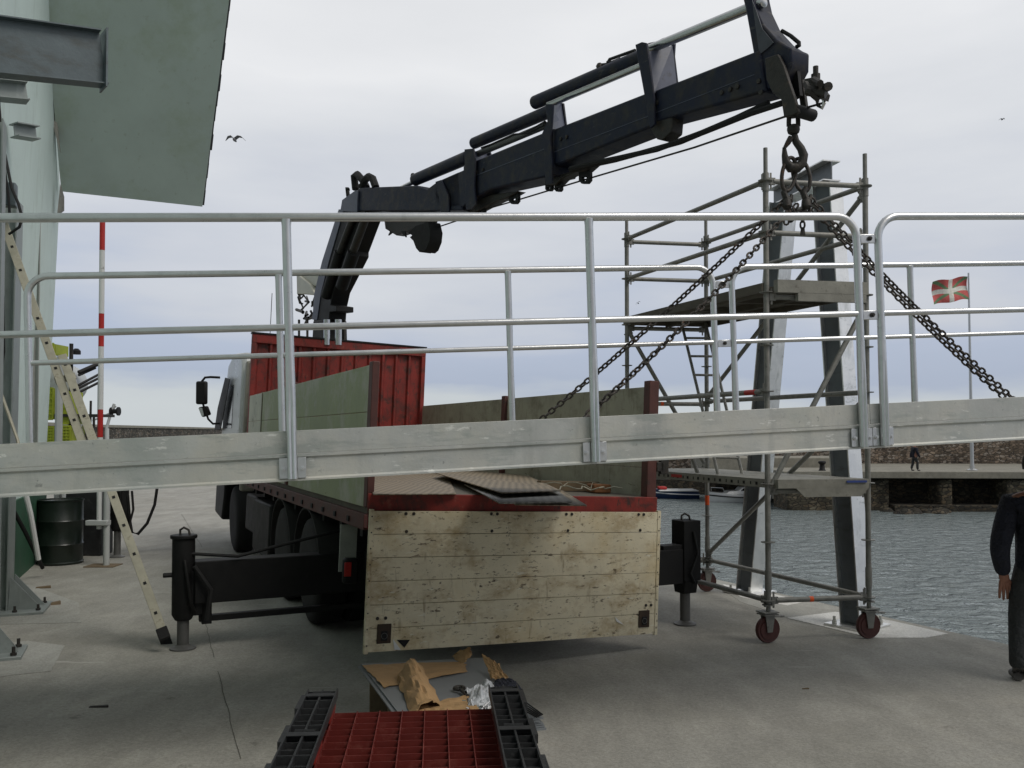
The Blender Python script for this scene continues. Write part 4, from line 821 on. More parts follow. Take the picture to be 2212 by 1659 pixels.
for x, y in ((1212, 300), (1225, 296), (1420, 222), (1560, 200), (1578, 193), (1594, 187), (1640, 175), (1645, 200), (1030, 372), (1044, 366)):
    b = MB(); hw = .131 if x < 1190 else (.121 if x < 1400 else .111); b.lathe(C(x, y, -hw), -cn, [(.018, 0), (.018, .012), (0, .014)], 6); b.build('bolt', dirty, boom)
def lug(x, y, w, h, hole=True, m=blackp):
    b = MB(); Z = -.02; pts = [(x-w, y-h), (x+w, y-h), (x+w, y), (x+w*.5, y+w*.6), (x-w*.5, y+w*.6), (x-w, y)]
    outer = [C(*p, Z) for p in pts]; cxy = (x, y-w*.25); inner = [C(cxy[0]+(p[0]-cxy[0])*.42, cxy[1]+(max(p[1], y-w*1.1)-cxy[1])*.42, Z) for p in pts]
    n = len(pts); th = cn*.03; v = outer+inner+[p+th for p in outer]+[p+th for p in inner]; f = []
    for i in range(n):
        j = (i+1) % n; f += [(i, j, n+j, n+i), (2*n+j, 2*n+i, 3*n+i, 3*n+j), (i, 2*n+i, 2*n+j, j), (n+j, 3*n+j, 3*n+i, n+i)]
    b.add(v, f); b.build('rope_eye', m, boom)
lug(1036, 457, 10, 16); lug(1109, 434, 10, 18); lug(1262, 389, 12, 20)
for x, y in ((1184.5, 408), (1204.5, 409)): lug(x, y, 7, 26)
b = MB(); b.tube([C(925, 497), C(985, 477), C(1037, 455), C(1110, 434), C(1262, 388), C(1500, 318), C(1700, 250), C(1746, 231), C(1778, 222)], .0075, 6); b.build('wire_rope', dirty, boom)
for k_ in (0, 1):
  b = MB(); b.tube([[C(1232, 364, -.1), C(1280, 352, -.1), C(1340, 340, -.1), C(1420, 322, -.1), C(1520, 285, -.1), C(1620, 245, -.1), C(1690, 222, -.1)], [C(1232, 366, -.06), C(1330, 345, -.06), C(1470, 306, -.06), C(1590, 255, -.06), C(1660, 222, -.06)]][k_], .022, 8); b.build('hydraulic_hose', rubber, boom)
def cyl_(name, x0, y0, x1, y1, r, m, off=0, par=None):
    b = MB(); p, q = C(x0, y0, off), C(x1, y1, off); b.tube([p-(q-p).normalized()*r*.3, p, q, q+(q-p).normalized()*r*.3], [r*.6, r, r, r*.6], 18); return b.build(name, m, par or boom)
cyl_('extension_rod', 868, 405, 898, 390, .028, chrome); cyl_('extension_cylinder', 897, 388, 1012, 339, .072, navy)
cyl_('extension_rod', 1030, 333, 1180, 270, .033, steelr, -.02); cyl_('extension_cylinder', 1024, 309, 1195, 237, .060, navy)
cyl_('extension_rod', 1185, 226, 1398, 136, .030, chrome, -.03); cyl_('extension_cylinder', 1156, 221, 1400, 118, .064, navy)
cyl_('extension_rod', 1402, 106, 1650, 4, .036, chrome, -.04)
for pth, r_p in (([C(1340, 127), C(1322, 134), C(1312, 133), C(1316, 128), C(1372, 108)], .013), ([C(1290, 143), C(1300, 140), C(1318, 138)], .015), ([C(1040, 319, -.05), C(1060, 312, -.05), C(1110, 290, -.05), C(1140, 287, -.05), C(1175, 270, -.05)], .010), ([C(1130, 288, -.05), C(1150, 278, -.05), C(1178, 262, -.05)], .01), ([C(1402, 98), C(1420, 94), C(1432, 88), C(1450, 82)], .02)):
    b = MB(); b.tube(pth, r_p, 6); b.build('hydraulic_pipe', blackp, boom)
for x, y in ((880, 382), (1068, 288), (1284, 150)):
    b = MB(); b.lathe(C(x+14, y+6), Vector((-.2, 0, 1)), [(.03, 0), (.03, .06), (.018, .08)]); b.build('pipe_fitting', dirty, boom)
tip = cpoly('boom_head', [(1605, 0), (1596, -160), (1668, -160, 2), (1664, 0, 2), (1670, 28, 2), (1688, 67, 2), (1717, 99, 2), (1737, 112, 2), (1749, 117, 2), (1748, 156, 2), (1738, 175, 2), (1730, 200, 2), (1722, 222, 2), (1680, 226, 1), (1653, 219, 1), (1640, 170), (1628, 120), (1610, 20)], .09, navy, bev=.012)
b = MB(); b.prism([C(x, y, -.093) for x, y in ((1626, 0), (1634, 20), (1648, 62), (1672, 92), (1660, 104), (1642, 118), (1634, 60))], -cn*.008); b.build('head_plate', mat('head_plate_grey', (.055,.06,.075), .5, 0, .25, 9), tip)
b = MB(); b.tube([C(1689, 66, .0), C(1708, 77, .0), C(1726, 92), C(1727, 97), C(1720, 101)], .014, 6); b.build('grab_handle', blackp, tip)
b = MB()
for p_ in ([(1738, 170), (1758, 166), (1764, 184), (1776, 200), (1772, 214), (1756, 208), (1738, 204)],): b.prism([C(x, y, -.06) for x, y in p_], cn*.08)
b.cyl(C(1762, 175), C(1762, 143), .018, 8); b.cyl(C(1762, 185), C(1762, 160), .03, 8); b.cyl(C(1758, 172, -.1), C(1772, 180, -.18), .022, 8); b.cyl(C(1768, 196, -.05), C(1790, 186, -.12), .028, 10); b.cyl(C(1745, 195, -.15), C(1785, 200, -.1), .035, 8)
b.tube([C(1740, 180, -.12), C(1752, 200, -.16), C(1766, 214, -.12), C(1774, 200, -.1)], .02, 6); b.build('valve_block', dirty, tip)
b = MB(); b.tube([C(1764, 210), C(1768, 228), C(1776, 233), C(1781, 222), C(1776, 208)], .012, 6); b.build('rope_shackle', chrome, tip)
yoke = MB()
yoke.prism([C(x, y, -.125) for x, y in ((1652, 125), (1680, 116), (1692, 140), (1702, 172), (1716, 212), (1724, 242), (1710, 249), (1693, 253), (1687, 215), (1668, 200), (1655, 170))], cn*.03); yoke.build('hook_yoke', dirty, tip, .006)
yoke = MB(); yoke.prism([C(x, y, .06) for x, y in ((1704, 112), (1718, 128), (1732, 165), (1742, 238), (1730, 242), (1724, 200), (1714, 165), (1700, 128))], cn*.03); yoke.build('hook_yoke', dirty, tip, .006)
yoke = MB(); yoke.cyl(C(1712, 236, -.12), C(1712, 236, -.12)+cn*.2, .04); yoke.prism([C(x, y, -.02) for x, y in ((1690, 130), (1722, 150), (1728, 205), (1712, 215))], cn*.03); yoke.build('yoke_pin', blackp, tip)
# ---- hook
HY = 5.72
def K(px, py, dy=0): return at(px, py, HY+dy)
hk = thing('lifting_hook', 'worn steel swivel hook hanging from the crane head', 'hook', K(1715, 365))
b = MB(); 
for dx in (-10, 10): b.tube([K(1714+dx*.9, 240), K(1714+dx, 262), K(1714+dx, 272)], .016, 8)
b.lathe(K(1714, 290), (0, 0, 1), [(.022, 0), (.036, .01), (.042, .03), (.040, .05), (.022, .065)], 14); b.lathe(K(1714, 252), (0, 0, 1), [(.035, 0), (.045, .02), (.035, .045)], 12); b.cyl(K(1703, 243), K(1726, 243), .018); b.build('swivel', dirty, hk)
b = MB(); b.tube([K(1716, 292), K(1719, 305), K(1730, 320), K(1736, 335), K(1733, 352), K(1722, 362), K(1708, 362), K(1698, 350), K(1695, 335), K(1694, 318)], [.022, .024, .026, .030, .032, .034, .034, .028, .02, .012], 12); b.build('hook_body', dirty, hk)
b = MB(); b.tube([K(1709, 296, -.01), K(1702, 308, -.01), K(1694, 320, -.01)], [.02, .018, .01], 8); b.build('safety_latch', chainm, hk)
# ---- chain sling: rings, shorteners, four legs
sl_ = thing('chain_sling', 'rusty four leg chain sling spreading from the hook to the gangway', 'chain sling', K(1715, 430))
def oval(c, w, h, axis, r, tilt, n=26):
    b = MB(); pts = []
    for i in range(n):
        t = 2*math.pi*i/n; x = math.cos(t)*w; z = math.sin(t)*h
        pts.append(c+axis*(x*math.cos(tilt)-z*math.sin(tilt))+Vector((0, 0, 1))*(x*math.sin(tilt)+z*math.cos(tilt)))
    b.tube(pts, r, 10, closed=True); return b
oval(K(1704, 376), .050, .115, Vector((.96, .28, 0)), .013, R(-12)).build('master_ring', chainm, sl_)
oval(K(1731, 378, .02), .050, .115, Vector((.96, -.28, 0)), .013, R(12)).build('master_ring', chainm, sl_)
for x in (1700, 1742):
    b = MB(); b.tube([K(x, 404), K(x-7, 415), K(x-2, 428), K(x+8, 432), K(x+10, 420)], [.018, .022, .024, .022, .012], 10); b.tube([K(x-4, 430), K(x, 445)], .02, 8); b.lathe(K(x, 452), (0, 0, 1), [(.02, 0), (.034, .02), (.03, .06), (.015, .08)], 10); b.build('grab_hook', dirty, sl_)
def link(b, c, t, side, pl=.031, r=.0053, w=.0115):
    up = t.cross(side).normalized(); pts = []; L2 = pl/2+.004
    for i in range(5): a_ = -math.pi/2+math.pi*i/4; pts.append(c+t*(L2-w+math.cos(a_)*w)+side*math.sin(a_)*w)
    for i in range(5): a_ = math.pi/2+math.pi*i/4; pts.append(c+t*(-(L2-w)+math.cos(a_)*w)+side*math.sin(a_)*w)
    b.tube(pts, r, 6, closed=True)
def chain(pts, name='chain_leg', pl=.031, par=None, sc=1.25, seed=0):
    b = MB(); pts = [Vector(p) for p in pts]; seg = [(pts[i+1]-pts[i]).length for i in range(len(pts)-1)]; tot = sum(seg); n = max(2, int(tot/(pl*sc)))
    rnd = random.Random(seed); pos = []
    for k in range(n+1):
        s_ = tot*k/n; i = 0
        while i < len(seg)-1 and s_ > seg[i]: s_ -= seg[i]; i += 1
        pos.append(pts[i].lerp(pts[i+1], min(1, s_/seg[i])))
    tw = rnd.uniform(0, 3)
    for k in range(n):
        t = (pos[k+1]-pos[k]).normalized(); ref = Vector((0, 1, 0)); s0 = t.cross(ref).normalized(); s1 = t.cross(s0).normalized(); tw += rnd.uniform(-.08, .12); a_ = tw+(math.pi/2 if k % 2 else 0)
        link(b, (pos[k]+pos[k+1])/2, t, (s0*math.cos(a_)+s1*math.sin(a_)), pl*sc, .0053*sc*1.05, .0118*sc)
    return b.build(name, chainm, par or sl_)
def sag(a_, c_, s_, n=14): return [a_.lerp(c_, i/n)-Vector((0, 0, 1))*s_*4*(i/n)*(1-i/n) for i in range(n+1)]
kL, kR = K(1696, 432), K(1746, 432)
chain(sag(kL, at(1168, 907, 5.85), .03), seed=1)
chain(sag(K(1706, 452), at(1258, 905, 4.98), .05), seed=2)
chain(sag(K(1750, 428), at(2194, 866, 6.0), .035), seed=3)
chain(sag(K(1756, 450), at(2180, 868, 5.6), .035), seed=4)
chain([K(1700, 452), K(1697, 480), K(1699, 486)], 'loose_chain', seed=5); chain([K(1706, 450), K(1708, 478), K(1712, 470), K(1708, 455)], 'loose_chain', seed=6)
chain([K(1740, 450), K(1726, 462), K(1712, 456), K(1722, 440)], 'loose_chain', seed=7); chain([K(1738, 452), K(1733, 478), K(1734, 492)], 'loose_chain', seed=8); chain([K(1750, 450), K(1744, 470), K(1737, 462)], 'loose_chain', seed=9)
b = MB(); b.hexa([K(1730, 490), K(1738, 490), K(1738, 490, .02), K(1730, 490, .02), K(1728, 508), K(1740, 508), K(1740, 508, .02), K(1728, 508, .02)]); b.build('chain_tag', dirty, sl_, .004)

# =================================================================== PORTAL FRAME
webm = mat('shaded_zinc_web', (.17,.185,.20), .5, .5, .15, 6, .1, 40, (4, .55, .72, (.11,.115,.12), (1, 1, 2.5)))  # zinc darkened in its colour to give the web recesses their shade
pf = thing('portal_frame', 'freshly galvanised splayed A shaped portal standing inside the scaffold tower', 'steel frame', Vector((2.9, 8.8, 0)))
pd = Vector((-.28, .96, 0)).normalized(); pn = Vector((-.56, .83, 0)).normalized()
pb, pa = gr(1850, 1352), gr(1618, 1280)
tb = at(1786, 400, 8.55); ta = at(1692, 430, 9.2); tb.z = ta.z = 4.25
for p0, p1 in ((pb, tb), (pa, ta)):
    b = MB(); q0 = Vector((p0.x, p0.y, .025)); z_ = (p1-q0).normalized(); y_ = (pn-z_*pn.dot(z_)).normalized(); x_ = y_.cross(z_); Fq = frame(q0, x_, y_, z_); Lq = (p1-q0).length
    b.bx(Fq, (-.1, .093, 0), (.1, .105, Lq)); b.bx(Fq, (-.1, -.105, 0), (.1, -.093, Lq)); lg = b.build('leg', portm, pf)
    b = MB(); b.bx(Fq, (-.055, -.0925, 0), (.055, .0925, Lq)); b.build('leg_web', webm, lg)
zt_ = 4.352
ca = at(1672, 400, 9.45); ca.z = zt_; cb_ = at(1797, 400, 8.4); cb_.z = zt_; pq = (ca-cb_).normalized()
b = MB(); zc = (cb_-ca).normalized(); xc = Vector((0, 0, 1)).cross(zc).normalized(); Fq = frame(ca, xc, Vector((0, 0, 1)), zc); Lq = (cb_-ca).length
b.bx(Fq, (-.095, .088, 0), (.095, .1, Lq)); b.bx(Fq, (-.095, -.1, 0), (.095, -.088, Lq)); xb = b.build('cross_beam', portm, pf)
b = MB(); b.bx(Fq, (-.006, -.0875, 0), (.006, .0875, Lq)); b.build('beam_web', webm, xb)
for p0 in (pb, pa):
    F = frame(Vector((p0.x, p0.y, 0)), Vector((.80, .6, 0)), Vector((-.6, .8, 0)), Vector((0, 0, 1))); b = MB(); b.bx(F, (-.22, -.2, 0.006), (.24, .2, .026)); b.build('base_plate', portm, pf, .003)
    for x, y in ((-.17, .12), (.19, -.13), (-.17, -.14), (.19, .14)):
        b = MB(); b.lathe(F@Vector((x, y, .026)), (0, 0, 1), [(.022, 0), (.022, .03), (.014, .032), (.014, .07)], 8); b.build('anchor_bolt', galv, pf)
b = MB(); q = pb.lerp(tb, .36); b.lathe(q-pn*.106-Vector((.04, 0, 0)), -pd, [(.022, 0), (.022, .004)], 10); b.build('bolt_hole', blackp, pf)

# =================================================================== SCAFFOLD TOWER
SA = Vector((2.205, 7.52, 0)); SV = Vector((.93, .16, 0)); SU = Vector((-.91, 2.26, 0))
def Sc(i, j, z): return SA+SV*i+SU*j+Vector((0, 0, z))
sc = thing('scaffold_tower', 'grey mobile scaffold tower on red castors around the portal frame', 'scaffold', SA+SV*.5+SU*.5)
cor = [(0, 0), (1, 0), (1, 1), (0, 1)]
for i, j in cor:
    b = MB(); b.cyl(Sc(i, j, .34), Sc(i, j, 4.0), .024); b.cyl(Sc(i, j, 4.0), Sc(i, j, 4.28), .019, 12); b.cyl(Sc(i, j, 3.9), Sc(i, j, 4.06), .0285); b.cyl(Sc(i, j, .45), Sc(i, j, .62), .029); b.cyl(Sc(i, j, 1.9), Sc(i, j, 2.0), .0285); po_ = b.build('post', scaf, sc)
    for z in (.36, .86, 1.36, 1.86, 2.16, 2.56, 3.02, 3.54, 3.99):
        b = MB(); b.lathe(Sc(i, j, z-.004), (0, 0, 1), [(.02, 0), (.058, 0), (.06, .008), (.02, .009)], 14); b.build('rosette', scaf, po_)
def ledger(c0, c1, z0, z1, name='ledger', r=.0235, m=scaf):
    p, q = Sc(*c0, z0), Sc(*c1, z1); d_ = (q-p).normalized(); b = MB(); b.cyl(p+d_*.07, q-d_*.07, r, 12)
    for e, s_ in ((p, 1), (q, -1)):
        F = frame(e, d_*s_, Vector((0, 0, 1)).cross(d_*s_).normalized(), d_.cross(Vector((0, 0, 1)).cross(d_)).normalized()); b.bx(F, (.024, -.014, -.03), (.085, .014, .03)); b.bx(F, (.04, -.004, -.065), (.055, .004, .075))
    return b.build(name, m, sc)
AA, BB, CC_, DD = cor
for z in (.36, 3.54, 3.99): ledger(AA, BB, z, z)
for z in (.36, 2.16, 3.54, 3.99): ledger(BB, CC_, z, z); ledger(AA, DD, z, z); 
for z in (.36, 2.13, 3.54, 3.96): ledger(CC_, DD, z, z)
ledger(BB, CC_, 3.93, 2.2, 'brace'); ledger(BB, CC_, 2.12, .42, 'brace'); ledger(BB, AA, 2.95, 1.28, 'brace'); ledger(DD, CC_, 2.98, 1.4, 'brace')
ledger(AA, BB, 2.98, 2.98, 'deck_bearer'); ledger(DD, CC_, 2.98, 2.98, 'deck_bearer'); ledger(AA, BB, 1.30, 1.30, 'deck_bearer'); ledger(DD, CC_, 1.3, 1.3, 'deck_bearer')
def tape(c0, c1, z0, z1, t, l=.035):
    p, q = Sc(*c0, z0), Sc(*c1, z1); b = MB(); b.cyl(p.lerp(q, t), p.lerp(q, t)+(q-p).normalized()*l, .0245, 14); b.build('orange_tape', orange, sc)
tape(AA, BB, .36, .36, .40); tape(CC_, DD, 2.13, 2.13, .55); b = MB(); b.cyl(Sc(1, 1, .98), Sc(1, 1, 1.09), .0245, 14); b.build('orange_tape', orange, sc)
b = MB(); p, q = Sc(0, 0, 2.16), Sc(0, 1, 2.16); b.cyl(p.lerp(q, .06), p.lerp(q, .12), .0243, 14); b.build('red_tape', redw, sc)
def deck(z, i0, i1, j0, j1, name, m, th=.07):
    b = MB(); F = frame(SA+Vector((0, 0, z)), SV, SU, Vector((0, 0, 1)))
    b.bx(F, (i0, j0, -.012), (i1, j1, 0)); b.bx(F, (i0, j0, -th), (i0+.02, j1, -.0125)); b.bx(F, (i1-.02, j0, -th), (i1, j1, -.0125))
    for k in range(5): jj = j0+(j1-j0)*k/4; b.bx(F, (i0+.021, max(j0, jj-.008), -th*.8), (i1-.021, min(j1, jj+.008), -.013))
    return b.build(name, m, sc), F
dk, F = deck(3.07, .03, .50, .0, 1.0, 'deck_panel', mat('dark_deck_board', (.10,.09,.07), .8, 0, .2, 8, .2)); dk2, F = deck(3.07, .52, .97, .0, 1.0, 'deck_panel', bpy.data.materials['dark_deck_board'])
b = MB(); b.bx(F, (.05, -.035, -.06), (.95, -.012, .05)); b.bx(F, (.25, -.035, -.13), (.93, -.02, -.062)); b.build('toe_board', deckm, sc)
b = MB(); b.bx(F, (-.045, .0, -.05), (-.02, 1.0, .03)); b.build('toe_board', bpy.data.materials['dark_deck_board'], sc)
dk3, F = deck(1.40, .02, .34, .0, 1.0, 'deck_plank', deckm, .075); deck(1.40, .35, .66, 0, 1, 'deck_plank', deckm, .075); deck(1.40, .67, .98, 0, 1, 'deck_plank', deckm, .075)
b = MB()
for k in range(26):
    j_ = .03+k*.037; w_ = .012 if k % 2 else .005
    b.bx(F, (.0175, j_, -.055), (.0195, j_+w_, -.028))
b.build('side_slot', blackp, dk3)
b = MB(); b.bx(F, (.016, .56, -.05), (.0174, .64, -.02)); b.build('red_label', redw, dk3)
b = MB(); b.bx(F, (.05, -.03, -.075), (.95, -.005, .0)); b.prism([F@Vector(p) for p in ((.22, -.034, -.076), (.94, -.034, -.076), (.86, -.034, -.15), (.30, -.034, -.15))], F.to_3x3()@Vector((0, .006, 0))); b.build('end_beam', deckm, dk3)
b = MB(); b.bx(F, (.72, -.0345, -.03), (.92, -.031, -.012)); b.build('blue_label', bluet, dk3)
# inner ladder
b = MB(); tl, bl_, tr_, br_ = at(1471, 692, 9.75), at(1554, 1036, 8.45), at(1523, 692, 9.85), at(1607, 1038, 8.55)
ladr = None
b.tube([bl_, tl], .017, 8); b.tube([br_, tr_], .017, 8); ladr = b.build('inner_ladder', scaf, sc)
for k in range(1, 8):
    t = k/8; b = MB(); b.cyl(bl_.lerp(tl, t), br_.lerp(tr_, t), .013, 8); b.build('rung', scaf, ladr)
b = MB(); b.tube([at(1496, 990, 8.8), at(1514, 1040, 8.8)], .02, 8); b.build('ladder_stay', scaf, sc)
# castors
for (i, j), ang in zip(cor, (.35, .25, .3, .8)):
    c = Sc(i, j, .115); ax = Vector((math.sin(ang), -math.cos(ang), 0)); fw_ = Vector((math.cos(ang), math.sin(ang), 0))
    c = c-fw_*.01
    b = MB(); b.lathe(c-ax*.025, ax, [(.03, 0), (.085, .0), (.085, .006), (.11, .003), (.115, .015), (.115, .035), (.11, .047), (.085, .044), (.085, .05), (.03, .05)], 28); b.lathe(c-ax*.03, ax, [(.03, 0), (.03, .06)], 12)
    cs = b.build('castor', mat('castor_red', (.075,.024,.02), .6) if (i, j) == (0, 0) else bpy.data.materials['castor_red'], sc)
    F = frame(c, fw_, ax, Vector((0, 0, 1))); b = MB()
    for y in (-.037, .032): b.prism([F@Vector(p) for p in ((-.025, y, -.02), (.025, y, -.02), (.05, y, .125), (-.045, y, .125))], ax*.006)
    b.bx(F, (-.07, -.06, .126), (.07, .06, .137)); b.bx(F, (-.075, -.065, .145), (.075, .065, .155)); b.cyl(F@Vector((.01, 0, .155)), F@Vector((.01, 0, .25)), .02); b.bx(F, (.05, -.02, .10), (.13, .02, .112)); b.bx(F, (.12, -.02, .095), (.16, .02, .11)); b.lathe(F@Vector((.01, 0, .2)), (0, 0, 1), [(.02, 0), (.055, .004), (.055, .012), (.02, .016)], 8); b.build('fork', scaf, cs)

# =================================================================== TREAD PLATES AND LOAD
def slab(name, px, th, m, label, cat, zfn=None, group=None, bev=.001):
    pts = [onplane(x, y, tu, tu.dot(T(0, 0, z))) for x, y, z in px]; b = MB(); b.prism(pts, tu*th); return tag(b.build(name, m, bevel=bev), label, cat, group)
GP = 'tread plates on the lorry bed'
slab('tread_plate', [(807, 1069, .107), (985, 1068, .107), (960, 1010, .107), (775, 1010, .107)], .008, tread, 'brown tread plate lying flat at the left of the lorry bed', 'steel plate', group=GP)
slab('tread_plate', [(1113, 1091, .11), (1268, 1093, .11), (1200, 1050, .11), (1060, 1050, .11)], .006, tread, 'lowest of the loose tread plates stacked at the lorry bed edge', 'steel plate', group=GP)
slab('tread_plate', [(1078, 1088, .135), (1235, 1086, .135), (1190, 1048, .135), (1003, 1047, .135)], .008, mat('grey_tread_plate', (.20,.195,.175), .5, .3, .15, 8), 'grey tread plate jutting out under the pale plate', 'steel plate', group=GP)
slab('tread_plate', [(1084, 1066, .17), (1211, 1061, .17), (1106, 1012, .17), (1040, 1004, .17), (940, 1022, .17)], .008, tread, 'pale brown tread plate on top of the stack at the bed edge', 'steel plate', group=GP)
add_tread(bpy.data.materials['grey_tread_plate'])
b = MB(); b.bx(TF, (.7, 1.75, .102+.005), (.78, 2.35, .195)); b.bx(TF, (.9, 1.5, .102+.005), (1.0, 2.3, .175)); tag(b.build('timber_batten', woodm, bevel=.004), 'brown timber battens lying on the lorry bed floor', 'timber')
b = MB(); b.bx(TF, (.45, 2.15, .103+.005), (.6, 2.32, .185)); tag(b.build('wood_block', mat('orange_wood', (.22,.10,.04), .8), bevel=.01), 'small orange brown block in the corner of the lorry bed', 'wood')
b = MB(); rp = [T(.35+.06*math.sin(i*1.3), 1.75+i*.045, .135+.035*abs(math.sin(i*.9))) for i in range(14)]; b.tube(rp, .006, 5); rp = [T(.5+.08*math.cos(i*1.1), 1.65+i*.05, .145+.05*abs(math.sin(i*.7))) for i in range(14)]; b.tube(rp, .004, 5)
tag(b.build('rope_scrap', alum), 'tangled pale cord lying on the lorry bed', 'rope')

# =================================================================== FOREGROUND PALLETS
pc = math.radians(5)
PX = Vector((math.cos(pc), math.sin(pc), 0)); PY = Vector((-math.sin(pc), math.cos(pc), 0))
pl_o = at(665, 1487, 4.16); PWd, PLg = 1.0, 1.2
PO = Vector((pl_o.x, pl_o.y, 0))-PY*PLg
def pallet(z0, label, first=False):
    o = thing('plastic_pallet', label, 'pallet', Vector((PO.x, PO.y, z0))+PX*PWd/2+PY*PLg/2, 'stacked plastic pallets'); F = frame(Vector((PO.x, PO.y, z0)), PX, PY, Vector((0, 0, 1)))
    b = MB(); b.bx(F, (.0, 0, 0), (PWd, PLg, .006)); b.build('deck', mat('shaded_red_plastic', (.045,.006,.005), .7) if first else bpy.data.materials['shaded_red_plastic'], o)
    b = MB(); nx, ny = 9, 15
    for i in range(nx+1): x = .02+(PWd-.04)*i/nx; b.bx(F, (x-.002, .0, .0062), (x+.002, PLg, .040))
    for j in range(ny+1): y = .004+(PLg-.008)*j/ny; b.bx(F, (.0, y-.0017, .0062), (PWd, y+.0017, .034))
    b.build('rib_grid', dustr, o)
    RWd = .142
    for x0 in (0, PWd-RWd):
        for y0 in (.02, PLg/2-.09, PLg-.20):
            b = MB(); b.bx(F, (x0+.012, y0, .041), (x0+RWd-.012, y0+.22, .108)); b.build('foot_block', plasr, o, .012)
        b = MB(); b.bx(F, (x0, 0, .109), (x0+RWd, PLg, .113)); b.bx(F, (x0, 0, .1132), (x0+.007, PLg, .150)); b.bx(F, (x0+RWd-.007, 0, .1132), (x0+RWd, PLg, .150)); b.bx(F, (x0+RWd/2-.004, 0.0062, .1132), (x0+RWd/2+.004, PLg-.0062, .1475))
        for k in range(15):
            y = (PLg-.006)*k/14; 
            b.bx(F, (x0+.0073, y, .1133), (x0+RWd-.0073, y+(.006 if k % 4 == 0 else .0035), .1485 if k % 4 == 0 else .138))
        for yb in (.0, .55, 1.08):
            b.bx(F, (x0+.007, yb+.006, .1475), (x0+RWd-.007, yb+.05, .1502)); b.bx(F, (x0+.03, yb+.06, .144), (x0+RWd-.03, yb+.066, .1498)); b.bx(F, (x0+.03, yb+.075, .144), (x0+RWd-.03, yb+.081, .1498))
        for yb in (.08, .5, .92):
            b.bx(F, (x0-.018 if x0 == 0 else x0+RWd+.0002, yb, .109), (x0-.0002 if x0 == 0 else x0+RWd+.018, yb+.2, .146))
        b.build('runner', plasb, o)
    return o
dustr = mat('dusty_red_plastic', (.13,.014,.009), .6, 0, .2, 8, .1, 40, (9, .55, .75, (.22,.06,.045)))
p1 = pallet(.435, 'red plastic pallet lying runners up, on top of its stack', True)
for k, (z, lb) in enumerate(((.283, 'red plastic pallet second from the top of the stack'), (.131, 'red plastic pallet third from the top of the stack'), (-.021, ''))):
    if k < 2: copy_tree(p1, (random.uniform(-.01, .01), random.uniform(-.01, .01), z-.435), lb)
b = MB(); Fp = frame(Vector((PO.x, PO.y, 0)), PX, PY, Vector((0, 0, 1)))
for y0 in (.05, .55, 1.05): b.bx(Fp, (.02, y0, .002), (.98, y0+.1, .13))
tag(b.build('timber_bearer', woodm, bevel=.004), 'timber bearers on the ground under the plastic pallets', 'timber')
# sheet package
ZS = .30
cs_ = [gr(780, 1433, ZS), gr(1045, 1420, ZS), gr(1174, 1549, ZS), gr(890, 1577, ZS)]
pk = thing('sheet_stack', 'stack of grey steel sheets on timber behind the red pallet', 'sheet stack', (cs_[0]+cs_[2])/2-Vector((0, 0, ZS)))
b = MB()
for k in range(6):
    z = ZS-.001-k*.011; off = Vector((random.uniform(-.02, .02), random.uniform(-.02, .02), 0)) if k else Vector(); b.prism([p+off-Vector((0, 0, ZS-z+.0)) for p in cs_], (0, 0, -.0085))
b.build('sheet', sheet, pk)
b = MB()
for t in (.1, .5, .88):
    a_ = cs_[0].lerp(cs_[3], t)+Vector((.03, 0, 0)); c_ = cs_[1].lerp(cs_[2], t)-Vector((.03, 0, 0)); d_ = (c_-a_).normalized(); s_ = Vector((-d_.y, d_.x, 0))*.045; b.prism([Vector((q.x, q.y, 0.002)) for q in (a_-s_, c_-s_, c_+s_, a_+s_)], (0, 0, ZS-.075))
b.build('timber_bearer', woodm, pk)
def crumple(name, quad, n, amp, lift, m, label, cat, seed, fold=.0, th=.0025):
    n = int(n*1.8)
    P0, P1, P2, P3 = quad; vs = []; off = Vector((seed*7.1, seed*3.3, 0))
    for j in range(n+1):
        for i in range(n+1):
            u, v = i/n, j/n; p = P0.lerp(P1, u).lerp(P3.lerp(P2, u), v)
            e = 1+0*u; nz_ = noise.noise(Vector((u*3.2, v*3.2, seed)))+.5*noise.noise(Vector((u*8, v*8, seed+5)))+.3*abs(noise.noise(Vector((u*17, v*17, seed+2))))
            ed = min(u, 1-u, v, 1-v); p = p+Vector((noise.noise(Vector((u*6, v*6, seed+9)))*.02*(ed < .05), noise.noise(Vector((u*6, v*6, seed+19)))*.03*(ed < .05), abs(nz_)*amp+lift(u, v)))
            vs.append(p)
    fs = [(j*(n+1)+i, j*(n+1)+i+1, (j+1)*(n+1)+i+1, (j+1)*(n+1)+i) for j in range(n) for i in range(n)]
    b = MB(); b.add(vs, fs); o = b.build(name, m, smooth=False); s_ = o.modifiers.new('thickness', 'SOLIDIFY'); s_.thickness = th; return tag(o, label, cat)
def sp(px, py, z=ZS+.004): return gr(px, py, z)
crumple('brown_paper', [sp(783, 1437), sp(1000, 1429), sp(1010, 1450), sp(830, 1486)], 9, .012, lambda u, v: .002, card, 'flat brown wrapping paper on the left edge of the steel sheets', 'paper', 1)
crumple('brown_paper', [sp(858, 1470), sp(912, 1447, ZS+.05), sp(958, 1531), sp(890, 1552)], 8, .03, lambda u, v: .10*math.sin(math.pi*min(1, max(0, u)))*(1-.4*v), card, 'folded peak of brown paper standing up on the steel sheets', 'paper', 2)
crumple('brown_paper', [sp(900, 1530), sp(1015, 1505), sp(1045, 1549), sp(905, 1556)], 8, .02, lambda u, v: .012, card, 'torn brown paper on the sheet edge nearest the red pallet', 'paper', 3)
